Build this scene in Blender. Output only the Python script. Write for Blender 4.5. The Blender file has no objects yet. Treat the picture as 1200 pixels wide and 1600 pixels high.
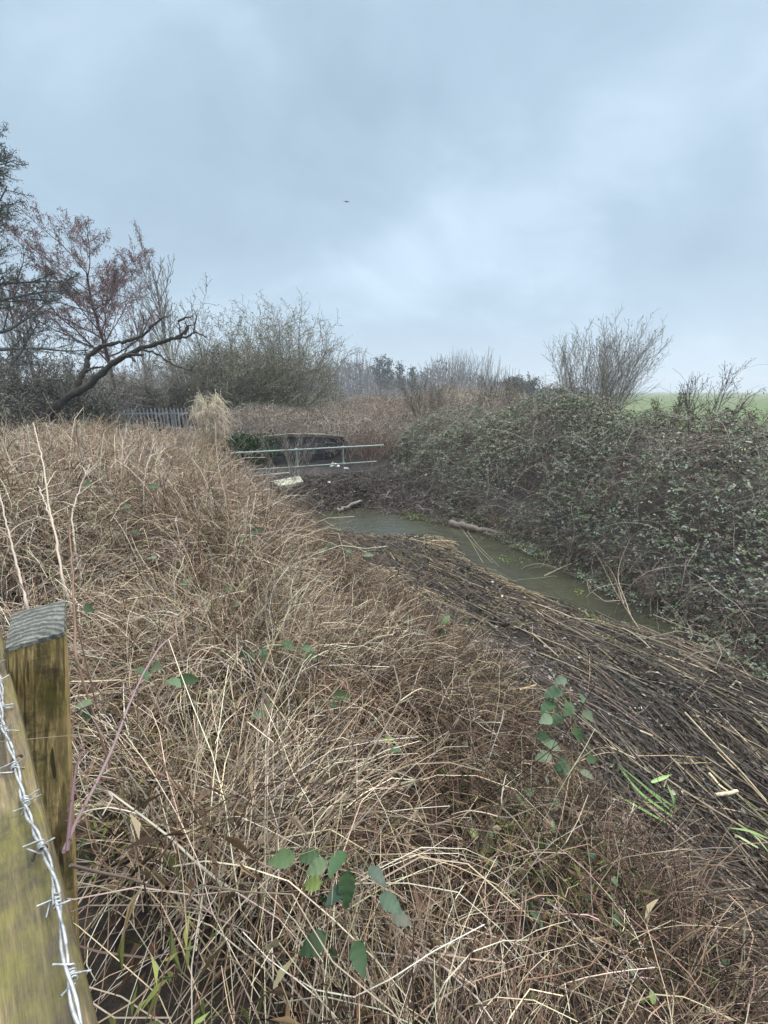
import bpy, math, random
import numpy as np
from mathutils import Vector

R = math.radians
sc = bpy.context.scene
COL = sc.collection

# ------------------------------------------------------------------ camera
CAM_H, PITCH, FPX = 3.0, R(16.4), 640.0
cam_d = bpy.data.cameras.new('camera')
cam = bpy.data.objects.new('camera', cam_d)
COL.objects.link(cam)
cam.location = (0, 0, CAM_H)
cam.rotation_euler = (R(90) - PITCH, 0, 0)
cam_d.sensor_fit = 'VERTICAL'
cam_d.sensor_height = 24.0
cam_d.lens = 24.0 * FPX / 1600.0
cam_d.clip_start = 0.02
cam_d.clip_end = 5000
sc.camera = cam

# ------------------------------------------------------------------ world, sun, exposure
SUN_EL, SUN_AZ = R(52), R(62)
w = bpy.data.worlds.new('World')
sc.world = w
w.use_nodes = True
nt = w.node_tree
for n in list(nt.nodes):
    nt.nodes.remove(n)


def N(tree, typ, **kw):
    n = tree.nodes.new(typ)
    for k, v in kw.items():
        setattr(n, k, v)
    return n


def math_node(tree, op, a, b=None, clamp=False):
    n = tree.nodes.new('ShaderNodeMath')
    n.operation = op
    n.use_clamp = clamp
    for i, x in enumerate((a, b)):
        if x is None:
            continue
        if isinstance(x, (int, float)):
            n.inputs[i].default_value = x
        else:
            tree.links.new(x, n.inputs[i])
    return n.outputs[0]


def mix_rgb(tree, fac, a, b, blend='MIX'):
    n = tree.nodes.new('ShaderNodeMix')
    n.data_type = 'RGBA'
    n.blend_type = blend
    for i, x in ((0, fac), (6, a), (7, b)):
        if isinstance(x, (int, float)):
            n.inputs[i].default_value = x
        elif isinstance(x, (tuple, list)):
            n.inputs[i].default_value = (x[0], x[1], x[2], 1)
        else:
            tree.links.new(x, n.inputs[i])
    return n.outputs[2]


def ramp(tree, fac, stops):
    n = tree.nodes.new('ShaderNodeValToRGB')
    el = n.color_ramp.elements
    while len(el) < len(stops):
        el.new(0.5)
    for e, (p, c) in zip(el, stops):
        e.position = p
        e.color = (c[0], c[1], c[2], 1) if isinstance(c, (tuple, list)) else (c, c, c, 1)
    tree.links.new(fac, n.inputs[0])
    return n.outputs[0]


def noise(tree, vec, scale, detail=4, rough=0.55, dist=0.0):
    n = tree.nodes.new('ShaderNodeTexNoise')
    n.inputs['Scale'].default_value = scale
    n.inputs['Detail'].default_value = detail
    n.inputs['Roughness'].default_value = rough
    n.inputs['Distortion'].default_value = dist
    if vec is not None:
        tree.links.new(vec, n.inputs['Vector'])
    return n.outputs[0]


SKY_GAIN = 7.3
tc = N(nt, 'ShaderNodeTexCoord')
sep = N(nt, 'ShaderNodeSeparateXYZ')
nt.links.new(tc.outputs['Generated'], sep.inputs[0])
zc = math_node(nt, 'MAXIMUM', sep.outputs[2], 0.0)
# overcast deck: the view direction meets a flat cloud layer overhead
den = math_node(nt, 'ADD', zc, 0.55)
px = math_node(nt, 'DIVIDE', sep.outputs[0], den)
py = math_node(nt, 'DIVIDE', sep.outputs[1], den)
cmb = N(nt, 'ShaderNodeCombineXYZ')
nt.links.new(px, cmb.inputs[0])
nt.links.new(py, cmb.inputs[1])
mp = N(nt, 'ShaderNodeMapping')
mp.inputs['Location'].default_value = (3.1, 1.65, 0)
mp.inputs['Rotation'].default_value = (0, 0, R(-32))
mp.inputs['Scale'].default_value = (0.8, 1.0, 1)
nt.links.new(cmb.outputs[0], mp.inputs[0])
n1 = noise(nt, mp.outputs[0], 2.1, 4, 0.5, 0.6)
n2 = noise(nt, mp.outputs[0], 4.6, 6, 0.58, 0.5)
cl = math_node(nt, 'ADD', math_node(nt, 'MULTIPLY', n1, 0.66), math_node(nt, 'MULTIPLY', n2, 0.34))
# a thinner, brighter rift in the deck towards the upper right
def dir_of(u, v):
    a_, b_ = (u - 600) / FPX, (v - 800) / FPX
    return Vector((a_, math.cos(PITCH) - b_ * math.sin(PITCH), -(b_ * math.cos(PITCH) + math.sin(PITCH)))).normalized()


def dot_dir(vec):
    d_ = N(nt, 'ShaderNodeVectorMath', operation='DOT_PRODUCT')
    nt.links.new(tc.outputs['Generated'], d_.inputs[0])
    d_.inputs[1].default_value = vec
    return d_.outputs['Value']


ra, rb = dir_of(1230, 70), dir_of(700, 420)
rn = ra.cross(rb).normalized()
mid = dir_of(930, 250)
across = math_node(nt, 'ABSOLUTE', math_node(nt, 'ADD', dot_dir(rn), math_node(nt, 'MULTIPLY', math_node(nt, 'SUBTRACT', n2, 0.5), 0.22)))
rift = math_node(nt, 'MULTIPLY', ramp(nt, across, [(0.0, 1.0), (0.05, 0.75), (0.12, 0.3), (0.24, 0.0)]), ramp(nt, dot_dir(mid), [(0.80, 0.0), (0.97, 1.0)]))
cl = math_node(nt, 'ADD', cl, math_node(nt, 'MULTIPLY', rift, 0.045))
ccol = ramp(nt, cl, [(0.34, (0.320, 0.430, 0.535)), (0.50, (0.380, 0.505, 0.620)), (0.68, (0.53, 0.67, 0.80))])
# horizon band slightly paler, unseen zenith boosted past real overcast to light the ground
hz = ramp(nt, zc, [(0.0, 1.0), (0.30, 0.0)])
ccol = mix_rgb(nt, math_node(nt, 'MULTIPLY', hz, 0.60), ccol, (0.49, 0.615, 0.735))
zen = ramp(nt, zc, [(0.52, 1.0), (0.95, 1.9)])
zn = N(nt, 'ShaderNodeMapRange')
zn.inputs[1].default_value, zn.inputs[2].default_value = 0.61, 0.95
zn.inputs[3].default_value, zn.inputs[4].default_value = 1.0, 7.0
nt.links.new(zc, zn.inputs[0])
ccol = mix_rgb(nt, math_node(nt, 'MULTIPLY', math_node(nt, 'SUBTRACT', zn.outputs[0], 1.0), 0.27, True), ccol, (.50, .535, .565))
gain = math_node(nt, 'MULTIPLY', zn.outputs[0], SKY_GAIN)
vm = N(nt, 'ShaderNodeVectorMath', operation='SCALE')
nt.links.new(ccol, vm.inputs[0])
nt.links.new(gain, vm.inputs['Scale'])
sky = N(nt, 'ShaderNodeTexSky', sky_type='NISHITA')
sky.sun_disc = False
sky.sun_elevation, sky.sun_rotation = SUN_EL, SUN_AZ
bg = N(nt, 'ShaderNodeBackground')
bg.inputs[1].default_value = 0.10
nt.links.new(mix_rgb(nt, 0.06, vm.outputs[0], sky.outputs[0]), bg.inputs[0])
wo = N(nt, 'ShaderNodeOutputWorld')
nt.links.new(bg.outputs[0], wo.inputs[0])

sd = bpy.data.lights.new('sun', 'SUN')
sd.energy = 1.5
sd.angle = R(16)
sd.color = (1.0, 0.96, 0.90)
so = bpy.data.objects.new('sun', sd)
COL.objects.link(so)
so.rotation_euler = Vector((math.sin(SUN_AZ) * math.cos(SUN_EL), math.cos(SUN_AZ) * math.cos(SUN_EL), math.sin(SUN_EL))).to_track_quat('Z', 'Y').to_euler()

vs = sc.view_settings
sc.display_settings.display_device = 'sRGB'
vs.view_transform, vs.look, vs.gamma, vs.use_curve_mapping, vs.exposure = 'Standard', 'None', 1.0, False, 0.82
sc.render.engine = 'CYCLES'
sc.cycles.use_denoising = True
sc.cycles.max_bounces = 6
sc.cycles.diffuse_bounces = 1
sc.cycles.glossy_bounces = 3
sc.cycles.volume_bounces = 0

# ------------------------------------------------------------------ helpers
CP, SP = math.cos(PITCH), math.sin(PITCH)


def ray(u, v):
    a, b = (u - 600) / FPX, (v - 800) / FPX
    return np.array([a, CP - b * SP, -(b * CP + SP)])


def at(u, v, t):
    """world point seen at photo pixel (u, v), t metres along the camera axis"""
    return np.array([0, 0, CAM_H]) + t * ray(u, v)


def at_z(u, v, z):
    d = ray(u, v)
    return np.array([0, 0, CAM_H]) + d * ((z - CAM_H) / d[2])


def at_y(u, v, y):
    d = ray(u, v)
    return np.array([0, 0, CAM_H]) + d * (y / d[1])


def hash2(ix, iy, seed):
    h = (ix.astype(np.int64) * 374761393 + iy.astype(np.int64) * 668265263 + seed * 1442695041) & 0xffffffff
    h = ((h ^ (h >> 13)) * 1274126177) & 0xffffffff
    h = h ^ (h >> 16)
    return (h & 0xffff) / 65535.0


def vnoise(x, y, scale, seed=0):
    x, y = np.asarray(x, float) / scale, np.asarray(y, float) / scale
    ix, iy = np.floor(x), np.floor(y)
    fx, fy = x - ix, y - iy
    fx, fy = fx * fx * (3 - 2 * fx), fy * fy * (3 - 2 * fy)
    a, b = hash2(ix, iy, seed), hash2(ix + 1, iy, seed)
    c, d = hash2(ix, iy + 1, seed), hash2(ix + 1, iy + 1, seed)
    return (a + (b - a) * fx) * (1 - fy) + (c + (d - c) * fx) * fy


def smooth(x):
    x = np.clip(x, 0, 1)
    return x * x * (3 - 2 * x)


def tag(o, label=None, cat=None, group=None, kind=None):
    if label: o['label'] = label
    if cat: o['category'] = cat
    if group: o['group'] = group
    if kind: o['kind'] = kind
    return o


def thing(name, label, cat, loc=(0, 0, 0), group=None):
    o = bpy.data.objects.new(name, None)
    COL.objects.link(o)
    o.location = tuple(loc)
    o.empty_display_size = 0.1
    return tag(o, label, cat, group)


class Acc:
    """collects geometry with a colour per vertex, then links it as ONE mesh object"""
    def __init__(s):
        s.V, s.Q, s.T, s.C, s.n = [], [], [], [], 0

    def add(s, V, F, C):
        V = np.asarray(V, float).reshape(-1, 3)
        F = np.asarray(F, np.int64)
        C = np.asarray(C, float)
        if C.ndim == 1:
            C = np.tile(C, (len(V), 1))
        if len(F):
            (s.Q if F.shape[1] == 4 else s.T).append(F + s.n)
        s.V.append(V); s.C.append(C); s.n += len(V)

    def build(s, name, mat, parent=None, smooth_faces=False):
        V = np.concatenate(s.V); C = np.concatenate(s.C)
        me = bpy.data.meshes.new(name)
        Q = np.concatenate(s.Q) if s.Q else np.zeros((0, 4), np.int64)
        T = np.concatenate(s.T) if s.T else np.zeros((0, 3), np.int64)
        loc = np.zeros(3)
        if parent is not None:
            loc = np.array(parent.location)
        me.vertices.add(len(V))
        me.vertices.foreach_set('co', (V - loc).astype(np.float32).ravel())
        me.loops.add(4 * len(Q) + 3 * len(T))
        me.loops.foreach_set('vertex_index', np.concatenate([Q.ravel(), T.ravel()]).astype(np.int32))
        me.polygons.add(len(Q) + len(T))
        st = np.concatenate([np.arange(len(Q)) * 4, 4 * len(Q) + np.arange(len(T)) * 3])
        me.polygons.foreach_set('loop_start', st.astype(np.int32))
        me.polygons.foreach_set('use_smooth', np.full(len(Q) + len(T), smooth_faces))
        ca = me.color_attributes.new('Col', 'FLOAT_COLOR', 'POINT')
        ca.data.foreach_set('color', np.concatenate([C, np.ones((len(C), 1))], 1).astype(np.float32).ravel())
        me.update(calc_edges=True)
        me.materials.append(mat)
        o = bpy.data.objects.new(name, me)
        COL.objects.link(o)
        if parent is not None:
            o.parent = parent
        return o


def norm(a):
    return a / np.maximum(np.linalg.norm(a, axis=-1, keepdims=True), 1e-9)


def tubes(acc, P, Rr, C, sides=3, rng=None, cap=False):
    """P (n,k,3) paths, Rr (n,k) or scalar radii, C (n,3) colours"""
    P = np.asarray(P, float)
    if P.ndim == 2: P = P[None]
    n, k, _ = P.shape
    Rr = np.broadcast_to(np.asarray(Rr, float), (n, k)) if np.ndim(Rr) < 2 else np.asarray(Rr, float)
    C = np.broadcast_to(np.asarray(C, float), (n, 3)) if np.ndim(C) < 3 else C
    T = np.gradient(P, axis=1)
    T = norm(T)
    rng = rng or np.random.default_rng(1)
    ref = norm(rng.normal(size=(n, 1, 3)))
    m = norm(P[:, -1:] - P[:, :1])
    ref = np.where(np.abs((ref * m).sum(-1, keepdims=True)) > 0.85, ref[..., [1, 2, 0]], ref)
    U = norm(np.cross(T, np.broadcast_to(ref, T.shape)))
    W = np.cross(T, U)
    a = np.arange(sides) * 2 * math.pi / sides
    V = P[:, :, None] + Rr[:, :, None, None] * (np.cos(a)[None, None, :, None] * U[:, :, None] + np.sin(a)[None, None, :, None] * W[:, :, None])
    base = (np.arange(n) * k * sides)[:, None, None]
    i = (np.arange(k - 1) * sides)[None, :, None]
    j = np.arange(sides)[None, None, :]
    j2 = (j + 1) % sides
    F = np.stack([base + i + j, base + i + j2, base + i + sides + j2, base + i + sides + j], -1).reshape(-1, 4)
    CC = np.repeat(C, k * sides, 0) if C.ndim == 2 else np.repeat(C.reshape(-1, 3), sides, 0)
    acc.add(V.reshape(-1, 3), F, CC)
    if cap:
        for q in range(n):
            for e, end in ((0, P[q, 0]), (k - 1, P[q, -1])):
                idx = np.arange(sides)
                ring = V[q, e]
                vv = np.concatenate([ring, end[None]])
                ff = [[x, (x + 1) % sides, sides] for x in idx]
                acc.add(vv, ff, CC[0])


def grow(rng, P0, D0, L, K, droop=0.5, wander=0.2, floor=None, clear=0.0):
    n = len(P0)
    L = np.broadcast_to(np.asarray(L, float), (n,))[:, None]
    P = [np.asarray(P0, float)]
    D = norm(np.asarray(D0, float))
    droop = np.broadcast_to(np.asarray(droop, float), (n,))
    for k in range(1, K):
        D = D + wander * rng.normal(size=(n, 3))
        D[:, 2] -= droop * (0.4 + k / K) * 2 / K
        D = norm(D)
        p = P[-1] + D * L / (K - 1)
        if floor is not None:
            f = floor(p[:, 0], p[:, 1]) + clear
            low = p[:, 2] < f
            p[:, 2] = np.where(low, f, p[:, 2])
            D[:, 2] = np.where(low, np.abs(D[:, 2]) * 0.3, D[:, 2])
        P.append(p)
    return np.stack(P, 1)


def taper(n, K, r0, r1):
    r0 = np.broadcast_to(np.asarray(r0, float), (n,))[:, None]
    r1 = np.broadcast_to(np.asarray(r1, float), (n,))[:, None]
    s = np.linspace(0, 1, K)[None]
    return r0 * (1 - s) + r1 * s


def pick(rng, n, pal, wts, jit=0.18):
    pal = np.array(pal)
    wts = np.array(wts, float); wts /= wts.sum()
    c = pal[rng.choice(len(pal), n, p=wts)]
    return c * (1 + jit * rng.normal(size=(n, 1))).clip(0.5, 1.7) * (1 + 0.05 * rng.normal(size=(n, 3)))


LEAF4 = (np.array([[0, 0, 0], [0.45, 0.5, 0.14], [1, 0, -0.06], [0.45, -0.5, 0.14]]), [[0, 2, 1], [0, 3, 2]])


def _oval():
    """toothed bramble leaf, folded along its midrib and drooping to the tip"""
    n = 13
    xs = np.linspace(0, 1, n)
    V, F = [(x, 0, .05 * math.sin(x * 3) - .16 * x * x) for x in xs], []
    for sgn in (1, -1):
        b = len(V)
        for k in range(1, n - 1):
            x = xs[k]
            wd = .5 * math.sin(math.pi * x ** .78) ** .8 * (1.0 if k % 2 else .86)
            xo = x + (.03 if k % 2 else 0)
            V.append((xo, sgn * wd, .05 * math.sin(x * 3) - .16 * x * x + .13 * wd + .035 * math.sin(k * 2.1)))
        ring = [0] + list(range(b, b + n - 2)) + [n - 1]
        for i in range(n - 1):
            q = [i, i + 1, ring[i + 1], ring[i]]
            f = [x for j, x in enumerate(q) if x not in q[:j]]
            tris = [f] if len(f) == 3 else [[f[0], f[1], f[2]], [f[0], f[2], f[3]]]
            F += [t if sgn > 0 else t[::-1] for t in tris]
    return np.array(V, float), F


LEAF_OVAL = _oval()


def leaves(acc, P, A, Nn, L, W, C, tmpl=LEAF4):
    """P base points, A axis, Nn approximate normal"""
    n = len(P)
    A = norm(A)
    S = norm(np.cross(Nn, A))
    Nz = np.cross(A, S)
    L = np.broadcast_to(np.asarray(L, float), (n,))[:, None, None]
    W = np.broadcast_to(np.asarray(W, float), (n,))[:, None, None]
    tv, tf = tmpl
    m = len(tv)
    V = P[:, None] + L * tv[None, :, 0:1] * A[:, None] + W * tv[None, :, 1:2] * S[:, None] + L * tv[None, :, 2:3] * Nz[:, None]
    F = (np.array(tf)[None] + (np.arange(n) * m)[:, None, None]).reshape(-1, 3)
    acc.add(V.reshape(-1, 3), F, np.repeat(np.broadcast_to(C, (n, 3)), m, 0))


def box(acc, a, b, C, M=None):
    a, b = np.array(a, float), np.array(b, float)
    V = np.array([[(a, b)[i][0], (a, b)[j][1], (a, b)[k][2]] for i in (0, 1) for j in (0, 1) for k in (0, 1)])
    if M is not None:
        V = V @ np.array(M[0]).T + np.array(M[1])
    acc.add(V, [[0, 1, 3, 2], [4, 6, 7, 5], [0, 4, 5, 1], [2, 3, 7, 6], [0, 2, 6, 4], [1, 5, 7, 3]], C)


# ------------------------------------------------------------------ materials
def mat_vcol(name, rough=0.75, spec=0.3, nscale=None, namt=0.35, translucent=0.0, bump=None):
    m = bpy.data.materials.new(name)
    m.use_nodes = True
    t = m.node_tree
    b = t.nodes['Principled BSDF']
    at_ = N(t, 'ShaderNodeAttribute', attribute_name='Col')
    c = at_.outputs['Color']
    if nscale:
        g = N(t, 'ShaderNodeTexCoord')
        nz = noise(t, g.outputs['Object'], nscale, 4)
        f = ramp(t, nz, [(0.3, 1 - namt), (0.7, 1 + namt)])
        c = mix_rgb(t, 1.0, c, f, 'MULTIPLY')
        if bump:
            bn = N(t, 'ShaderNodeBump')
            bn.inputs['Strength'].default_value = bump
            bn.inputs['Distance'].default_value = 0.02
            t.links.new(nz, bn.inputs['Height'])
            t.links.new(bn.outputs[0], b.inputs['Normal'])
    t.links.new(c, b.inputs['Base Color'])
    b.inputs['Roughness'].default_value = rough
    b.inputs['Specular IOR Level'].default_value = spec
    if translucent:
        tr = N(t, 'ShaderNodeBsdfTranslucent')
        t.links.new(c, tr.inputs[0])
        mx = N(t, 'ShaderNodeMixShader')
        mx.inputs[0].default_value = translucent
        t.links.new(b.outputs[0], mx.inputs[1])
        t.links.new(tr.outputs[0], mx.inputs[2])
        t.links.new(mx.outputs[0], t.nodes['Material Output'].inputs[0])
    return m


M_STRAW = mat_vcol('dry_straw', 0.8, 0.10)
M_LEAF = mat_vcol('bramble_leaf', 0.5, 0.25, translucent=0.12)
M_BARK = mat_vcol('bark', 0.85, 0.2, 14, 0.35, bump=0.6)
M_TWIG = mat_vcol('twig', 0.85, 0.08)
M_STICK = mat_vcol('wet_stick', 0.55, 0.3, 30, 0.3)
M_PAINT = mat_vcol('galvanised_pipe', 0.5, 0.4, 18, 0.25)
M_STONE = mat_vcol('old_masonry', 0.9, 0.2, 9, 0.4, bump=0.5)
M_PALE = mat_vcol('weathered_steel', 0.6, 0.3, 3, 0.3)


def mat_wood(name, yaw=None, ring_at=(0, 0, 0)):
    """sawn softwood; the grain runs along z, or along the horizontal direction yaw"""
    m = bpy.data.materials.new(name)
    m.use_nodes = True
    t = m.node_tree
    b = t.nodes['Principled BSDF']
    g = N(t, 'ShaderNodeTexCoord')
    at_ = N(t, 'ShaderNodeAttribute', attribute_name='Col')
    mp0 = N(t, 'ShaderNodeMapping')
    mp0.inputs['Rotation'].default_value = (0, R(-11.3), 0) if yaw is None else (0, 0, -yaw)
    t.links.new(g.outputs['Object'], mp0.inputs[0])
    mpn = N(t, 'ShaderNodeMapping')
    mpn.inputs['Scale'].default_value = (1, 1, 0.085) if yaw is None else (0.085, 1, 1)
    mpn.inputs['Location'].default_value = ring_at
    t.links.new(mp0.outputs[0], mpn.inputs[0])
    fine = noise(t, mpn.outputs[0], 420, 3, 0.65)
    mid = noise(t, mpn.outputs[0], 75, 4, 0.65, 0.4)
    wv = N(t, 'ShaderNodeTexWave', wave_type='RINGS', rings_direction='Z' if yaw is None else 'X')
    wv.inputs['Scale'].default_value = 46
    wv.inputs['Distortion'].default_value = 3.0
    wv.inputs['Detail'].default_value = 4
    wv.inputs['Detail Scale'].default_value = 2.2
    t.links.new(mpn.outputs[0], wv.inputs[0])
    blot = noise(t, g.outputs['Object'], 9, 6, 0.7)
    c = mix_rgb(t, 1.0, at_.outputs['Color'], ramp(t, wv.outputs['Fac'], [(0.1, 0.80), (0.62, 1.18), (0.95, 0.42)]), 'MULTIPLY')
    c = mix_rgb(t, 1.0, c, ramp(t, fine, [(0.3, 0.60), (0.7, 1.35)]), 'MULTIPLY')
    c = mix_rgb(t, 1.0, c, ramp(t, mid, [(0.33, 0.55), (0.5, 1.0), (0.68, 1.3)]), 'MULTIPLY')
    # drying checks
    crack = noise(t, mpn.outputs[0], 55, 2, 0.4)
    c = mix_rgb(t, ramp(t, crack, [(0.655, 0.0), (0.675, 0.85)]), c, (0.02, 0.015, 0.01))
    # green algae and dark damp blotches grown on the timber
    alg = ramp(t, blot, [(0.46, 0.0), (0.60, 0.72)])
    c = mix_rgb(t, alg, c, mix_rgb(t, fine, (0.085, 0.075, 0.012), (0.19, 0.165, 0.035)))
    b2 = noise(t, g.outputs['Object'], 17, 5, 0.7)
    c = mix_rgb(t, ramp(t, b2, [(0.54, 0.0), (0.66, 0.75)]), c, (0.045, 0.034, 0.02))
    t.links.new(c, b.inputs['Base Color'])
    b.inputs['Roughness'].default_value = 0.72
    bn = N(t, 'ShaderNodeBump')
    bn.inputs['Strength'].default_value = 0.6
    bn.inputs['Distance'].default_value = 0.003
    t.links.new(math_node(t, 'ADD', fine, mid), bn.inputs['Height'])
    t.links.new(bn.outputs[0], b.inputs['Normal'])
    return m


def mat_endgrain():
    m = bpy.data.materials.new('weathered_end_grain')
    m.use_nodes = True
    t = m.node_tree
    b = t.nodes['Principled BSDF']
    g = N(t, 'ShaderNodeTexCoord')
    mpn = N(t, 'ShaderNodeMapping')
    mpn.inputs['Location'].default_value = (-0.19, 0.085, 0)
    t.links.new(g.outputs['Object'], mpn.inputs[0])
    wv = N(t, 'ShaderNodeTexWave', wave_type='RINGS', rings_direction='Z')
    wv.inputs['Scale'].default_value = 30
    wv.inputs['Distortion'].default_value = 4.0
    wv.inputs['Detail'].default_value = 4
    wv.inputs['Detail Scale'].default_value = 3
    t.links.new(mpn.outputs[0], wv.inputs[0])
    nz = noise(t, g.outputs['Object'], 34, 6, 0.7)
    gr = noise(t, g.outputs['Object'], 300, 3, 0.7)
    c = ramp(t, wv.outputs['Fac'], [(0.05, (0.065, 0.066, 0.055)), (0.5, (0.115, 0.113, 0.096)), (0.95, (0.175, 0.168, 0.142))])
    c = mix_rgb(t, 1.0, c, ramp(t, nz, [(0.3, 0.55), (0.7, 1.35)]), 'MULTIPLY')
    c = mix_rgb(t, 1.0, c, ramp(t, gr, [(0.3, 0.7), (0.7, 1.25)]), 'MULTIPLY')
    t.links.new(c, b.inputs['Base Color'])
    b.inputs['Roughness'].default_value = 0.85
    bn = N(t, 'ShaderNodeBump')
    bn.inputs['Strength'].default_value = 0.6
    bn.inputs['Distance'].default_value = 0.003
    t.links.new(math_node(t, 'ADD', wv.outputs['Fac'], gr), bn.inputs['Height'])
    t.links.new(bn.outputs[0], b.inputs['Normal'])
    return m


M_WOOD = mat_wood('sawn_softwood_upright', None, (.06, -.05, 0))
M_RAIL = mat_wood('sawn_softwood_rail', R(-44), (0, .05, .03))


def mat_wire():
    m = bpy.data.materials.new('galvanised_wire')
    m.use_nodes = True
    b = m.node_tree.nodes['Principled BSDF']
    t = m.node_tree
    g = N(t, 'ShaderNodeTexCoord')
    nz = noise(t, g.outputs['Object'], 120, 3)
    c = ramp(t, nz, [(0.3, (0.20, 0.195, 0.185)), (0.5, (0.42, 0.42, 0.41)), (0.7, (0.58, 0.58, 0.57))])
    t.links.new(c, b.inputs['Base Color'])
    b.inputs['Metallic'].default_value = 0.5
    b.inputs['Roughness'].default_value = 0.5
    return m


def mat_ground():
    m = bpy.data.materials.new('soil')
    m.use_nodes = True
    t = m.node_tree
    b = t.nodes['Principled BSDF']
    g = N(t, 'ShaderNodeNewGeometry')
    sp = N(t, 'ShaderNodeSeparateXYZ')
    t.links.new(g.outputs['Position'], sp.inputs[0])
    a = noise(t, g.outputs['Position'], 3.0, 6, 0.65)
    f = noise(t, g.outputs['Position'], 26.0, 5, 0.7)
    litter = ramp(t, f, [(0.32, (0.010, 0.007, 0.005)), (0.52, (0.030, 0.020, 0.013)), (0.72, (0.085, 0.058, 0.038))])
    mud = ramp(t, f, [(0.3, (0.009, 0.0075, 0.006)), (0.55, (0.026, 0.021, 0.017)), (0.74, (0.075, 0.061, 0.05))])
    lowf = math_node(t, 'SUBTRACT', sp.outputs[2], math_node(t, 'MULTIPLY', a, 0.35))
    k = ramp(t, lowf, [(0.30, 0.0), (0.55, 1.0)])
    c = mix_rgb(t, k, mud, litter)
    t.links.new(c, b.inputs['Base Color'])
    rr = ramp(t, lowf, [(0.1, 0.32), (0.5, 0.85)])
    t.links.new(rr, b.inputs['Roughness'])
    bn = N(t, 'ShaderNodeBump')
    bn.inputs['Strength'].default_value = 0.9
    bn.inputs['Distance'].default_value = 0.03
    t.links.new(f, bn.inputs['Height'])
    t.links.new(bn.outputs[0], b.inputs['Normal'])
    return m


def mat_field():
    m = bpy.data.materials.new('young_crop')
    m.use_nodes = True
    t = m.node_tree
    b = t.nodes['Principled BSDF']
    g = N(t, 'ShaderNodeNewGeometry')
    mpn = N(t, 'ShaderNodeMapping')
    mpn.inputs['Rotation'].default_value = (0, 0, R(62))
    mpn.inputs['Scale'].default_value = (0.05, 1.0, 1)
    t.links.new(g.outputs['Position'], mpn.inputs[0])
    rows = noise(t, mpn.outputs[0], 2.2, 3, 0.6)
    big = noise(t, g.outputs['Position'], 0.06, 4, 0.6)
    c = ramp(t, rows, [(0.3, (0.085, 0.115, 0.050)), (0.7, (0.125, 0.165, 0.070))])
    c = mix_rgb(t, ramp(t, big, [(0.42, 0.0), (0.66, 0.5)]), c, (0.15, 0.165, 0.085))
    t.links.new(c, b.inputs['Base Color'])
    b.inputs['Roughness'].default_value = 0.9
    b.inputs['Specular IOR Level'].default_value = 0.1
    return m


def mat_water():
    m = bpy.data.materials.new('murky_water')
    m.use_nodes = True
    t = m.node_tree
    b = t.nodes['Principled BSDF']
    g = N(t, 'ShaderNodeNewGeometry')
    nz = noise(t, g.outputs['Position'], 1.3, 4)
    c = ramp(t, nz, [(0.3, (0.034, 0.034, 0.021)), (0.7, (0.054, 0.053, 0.032))])
    t.links.new(c, b.inputs['Base Color'])
    b.inputs['Roughness'].default_value = 0.03
    b.inputs['IOR'].default_value = 1.8
    mpn = N(t, 'ShaderNodeMapping')
    mpn.inputs['Rotation'].default_value = (0, 0, R(35))
    mpn.inputs['Scale'].default_value = (1.0, 1.9, 1)
    t.links.new(g.outputs['Position'], mpn.inputs[0])
    r1 = noise(t, mpn.outputs[0], 2.6, 4, 0.55, 1.6)
    r2 = noise(t, mpn.outputs[0], 9.0, 3, 0.5, 1.2)
    sp = N(t, 'ShaderNodeSeparateXYZ')
    t.links.new(g.outputs['Position'], sp.inputs[0])
    bn = N(t, 'ShaderNodeBump')
    bn.inputs['Strength'].default_value = 0.26
    bn.inputs['Distance'].default_value = 0.05
    t.links.new(math_node(t, 'ADD', r1, math_node(t, 'MULTIPLY', r2, 0.35)), bn.inputs['Height'])
    t.links.new(bn.outputs[0], b.inputs['Normal'])
    return m


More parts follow.
